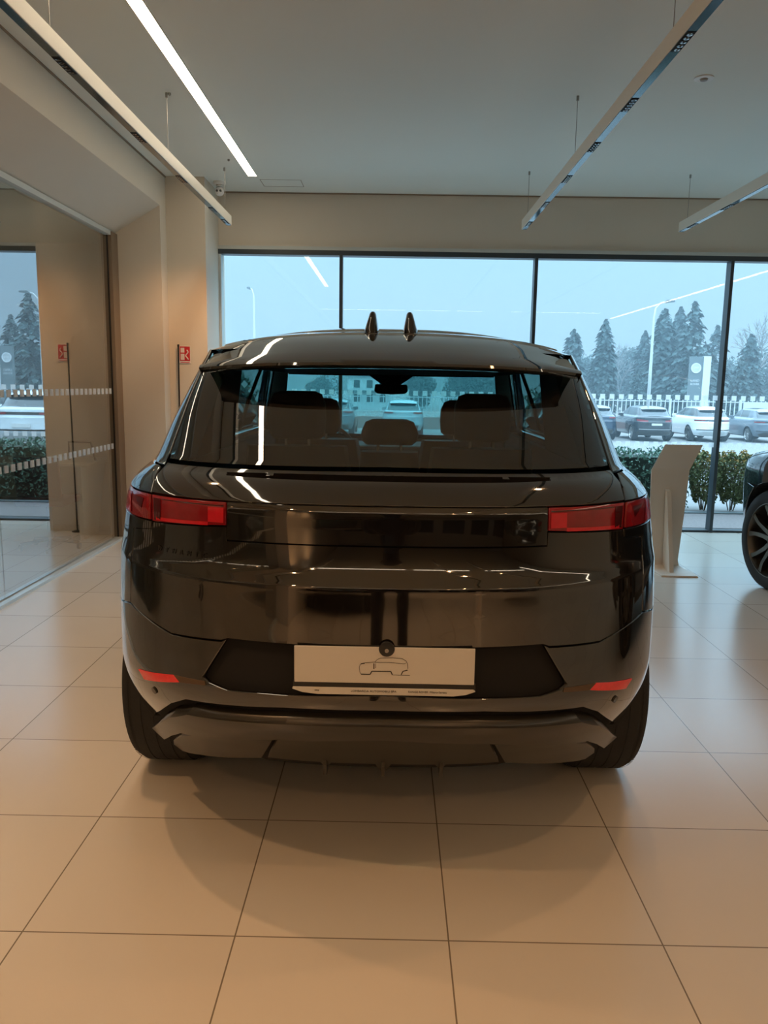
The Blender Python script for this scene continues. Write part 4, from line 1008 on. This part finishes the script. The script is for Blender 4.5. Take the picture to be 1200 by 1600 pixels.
def tree(mb, x, y, z, sc, m_, label, kind='tree', group='trees beyond the fence', trunk=None, mesh=None):
    t = empty(kind, (x, y, z), random.uniform(0, 6), label=label, cat='tree', group=group)
    o = mb.build('crown', m_, t) if mesh is None else None
    if mesh is not None: o = bpy.data.objects.new('crown', mesh); C.objects.link(o); o.parent = t
    if trunk: MB().tube([(0, 0, 0), (0, 0, trunk)], [.28, .12], 8).build('trunk', BARK, t)
    t.scale = (sc, sc, sc); return o.data
c1 = conifer_mesh(1, 10, 2.5, ragged=.85, pw=.42); c2 = conifer_mesh(2, 10, 2.1, ragged=.9, pw=.5); c3 = conifer_mesh(4, 10, 3.4, levels=28, ragged=1.25, pw=.8)
m1 = m2 = m3 = None
CT = [(14.46, 65, .708, 1, 'conifer just right of the black car roof, the lower of two'), (16.98, 65, .787, 2, 'pointed conifer between the black car roof and the tall street lamp'),
      (22.0, 66, .883, 1, 'broad conifer directly right of the tall street lamp'), (26.75, 76, .996, 2, 'slim conifer behind the gap between the two tallest conifers'),
      (23.8, 64.5, .926, 3, 'tallest conifer with ragged layered branches'), (27.9, 70, .793, 3, 'layered conifer left of the right mullion'),
      (29.1, 66, .70, 1, 'conifer at the right edge behind the grey parked car'), (33.8, 70, .76, 2, 'conifer beyond the right edge of the storefront view'),
      (23.6, 76, .78, 2, 'small conifer behind the tall street lamp'), (18.6, 61, .40, 1, 'short conifer over the fence near the street lamp'), (26.3, 61, .49, 1, 'low conifer beside the white face of the sign tower')]
for (x, y, sc, kd, lab) in CT:
    if kd == 1: m1 = tree(c1, x, y, -1.1, sc, LEAFC, lab, 'conifer', trunk=3, mesh=m1)
    elif kd == 2: m2 = tree(c2, x, y, -1.1, sc, LEAFC, lab, 'conifer', trunk=3, mesh=m2)
    else: m3 = tree(c3, x, y, -1.1, sc, LEAFC, lab, 'conifer', trunk=3, mesh=m3)
rm1, rm2 = round_mesh(11, 5, 2.7), round_mesh(12, 5, 3.0); q1 = q2 = None
bxs = [-24, -19.5, -15.5, -11, -7, 2.4, 6.5, 10.6, 13.2, 15.8, 18.4, 21.2, 24.2, 27.2, 30.2, 33.4]
pos = ['at the far left', 'left of the house', 'near the distant left lamp', 'left behind the showroom car', 'beside the pale house', 'right of the pale house', 'seen through the rear window at right', 'behind the dark parked car', 'left of the tall street lamp', 'at the foot of the tall street lamp', 'right of the tall street lamp', 'behind the white parked car', 'left of the sign tower', 'right of the sign tower', 'behind the grey parked car', 'at the far right']
for i, x in enumerate(bxs):
    y = 88+(i*5 % 3)*7; sc = (.78+.1*((i*5) % 4))*1.3; x *= 1.3
    if x < 12: sc *= .74
    lab = 'bushy dark tree '+pos[i]
    if i % 2: q1 = tree(rm1, x, y, -1.1, sc, LEAFB, lab, 'bushy_tree', trunk=2, mesh=q1)
    else: q2 = tree(rm2, x, y, -1.1, sc, LEAFB, lab, 'bushy_tree', trunk=2, mesh=q2)
b1, b2 = bare_mesh(21, 9.5), bare_mesh(22, 9.5); n1 = n2 = None
for i, (x, y, sc) in enumerate(((33.1, 75, 1.13), (22.6, 86, .86), (25.9, 92, .86), (-20, 58, .8), (40.5, 72, 1.1))):
    lab = ['large bare tree at the right edge of the storefront', 'small bare tree between two conifers', 'small bare tree left of the street lamp', 'bare tree at the far left outside', 'bare tree beyond the right edge'][i]
    if i % 2: n1 = tree(b1, x, y, -1.1, sc, BARK, lab, 'bare_tree', mesh=n1)
    else: n2 = tree(b2, x, y, -1.1, sc, BARK, lab, 'bare_tree', mesh=n2)
# house seen through the rear window
ht = empty('house', (-2.3, 80, -1.1), label='pale two storey house seen through the rear window', cat='house')
MB().box(-2.2, 2.2, 0, 7, 0, 3.5).build('walls', TOTW, ht)
MB().prism([(-2.5, 3.45), (2.5, 3.45), (0, 4.2)], lambda a, b: (a, -.3, b), lambda a, b: (a, 7.3, b)).build('roof', TOTG, ht)
for zz in (.9, 2.3):
    for xx in (-1.6, -.3, 1.0): MB().box(xx, xx+.6, -.05, .0, zz, zz+.75).build('window', FARGLASS, ht)
MB().box(-2.2, 2.2, -.7, 0, 1.85, 2.05).build('balcony', TOTG, ht)

# thin winter haze over the car park
hz = bpy.data.materials.new('haze'); hz.use_nodes = True; n_ = hz.node_tree; n_.nodes.clear()
ho = n_.nodes.new('ShaderNodeOutputMaterial'); hv = n_.nodes.new('ShaderNodeVolumeScatter'); hv.inputs['Color'].default_value = (.72, .90, 1, 1); hv.inputs['Density'].default_value = .0036; hv.inputs['Anisotropy'].default_value = .2
n_.links.new(hv.outputs[0], ho.inputs['Volume'])
hb = MB().box(-70, 95, 12, 125, -1.6, 24).build('haze', hz); tag(hb, 'thin bluish haze hanging over the car park', 'haze', kind='stuff')
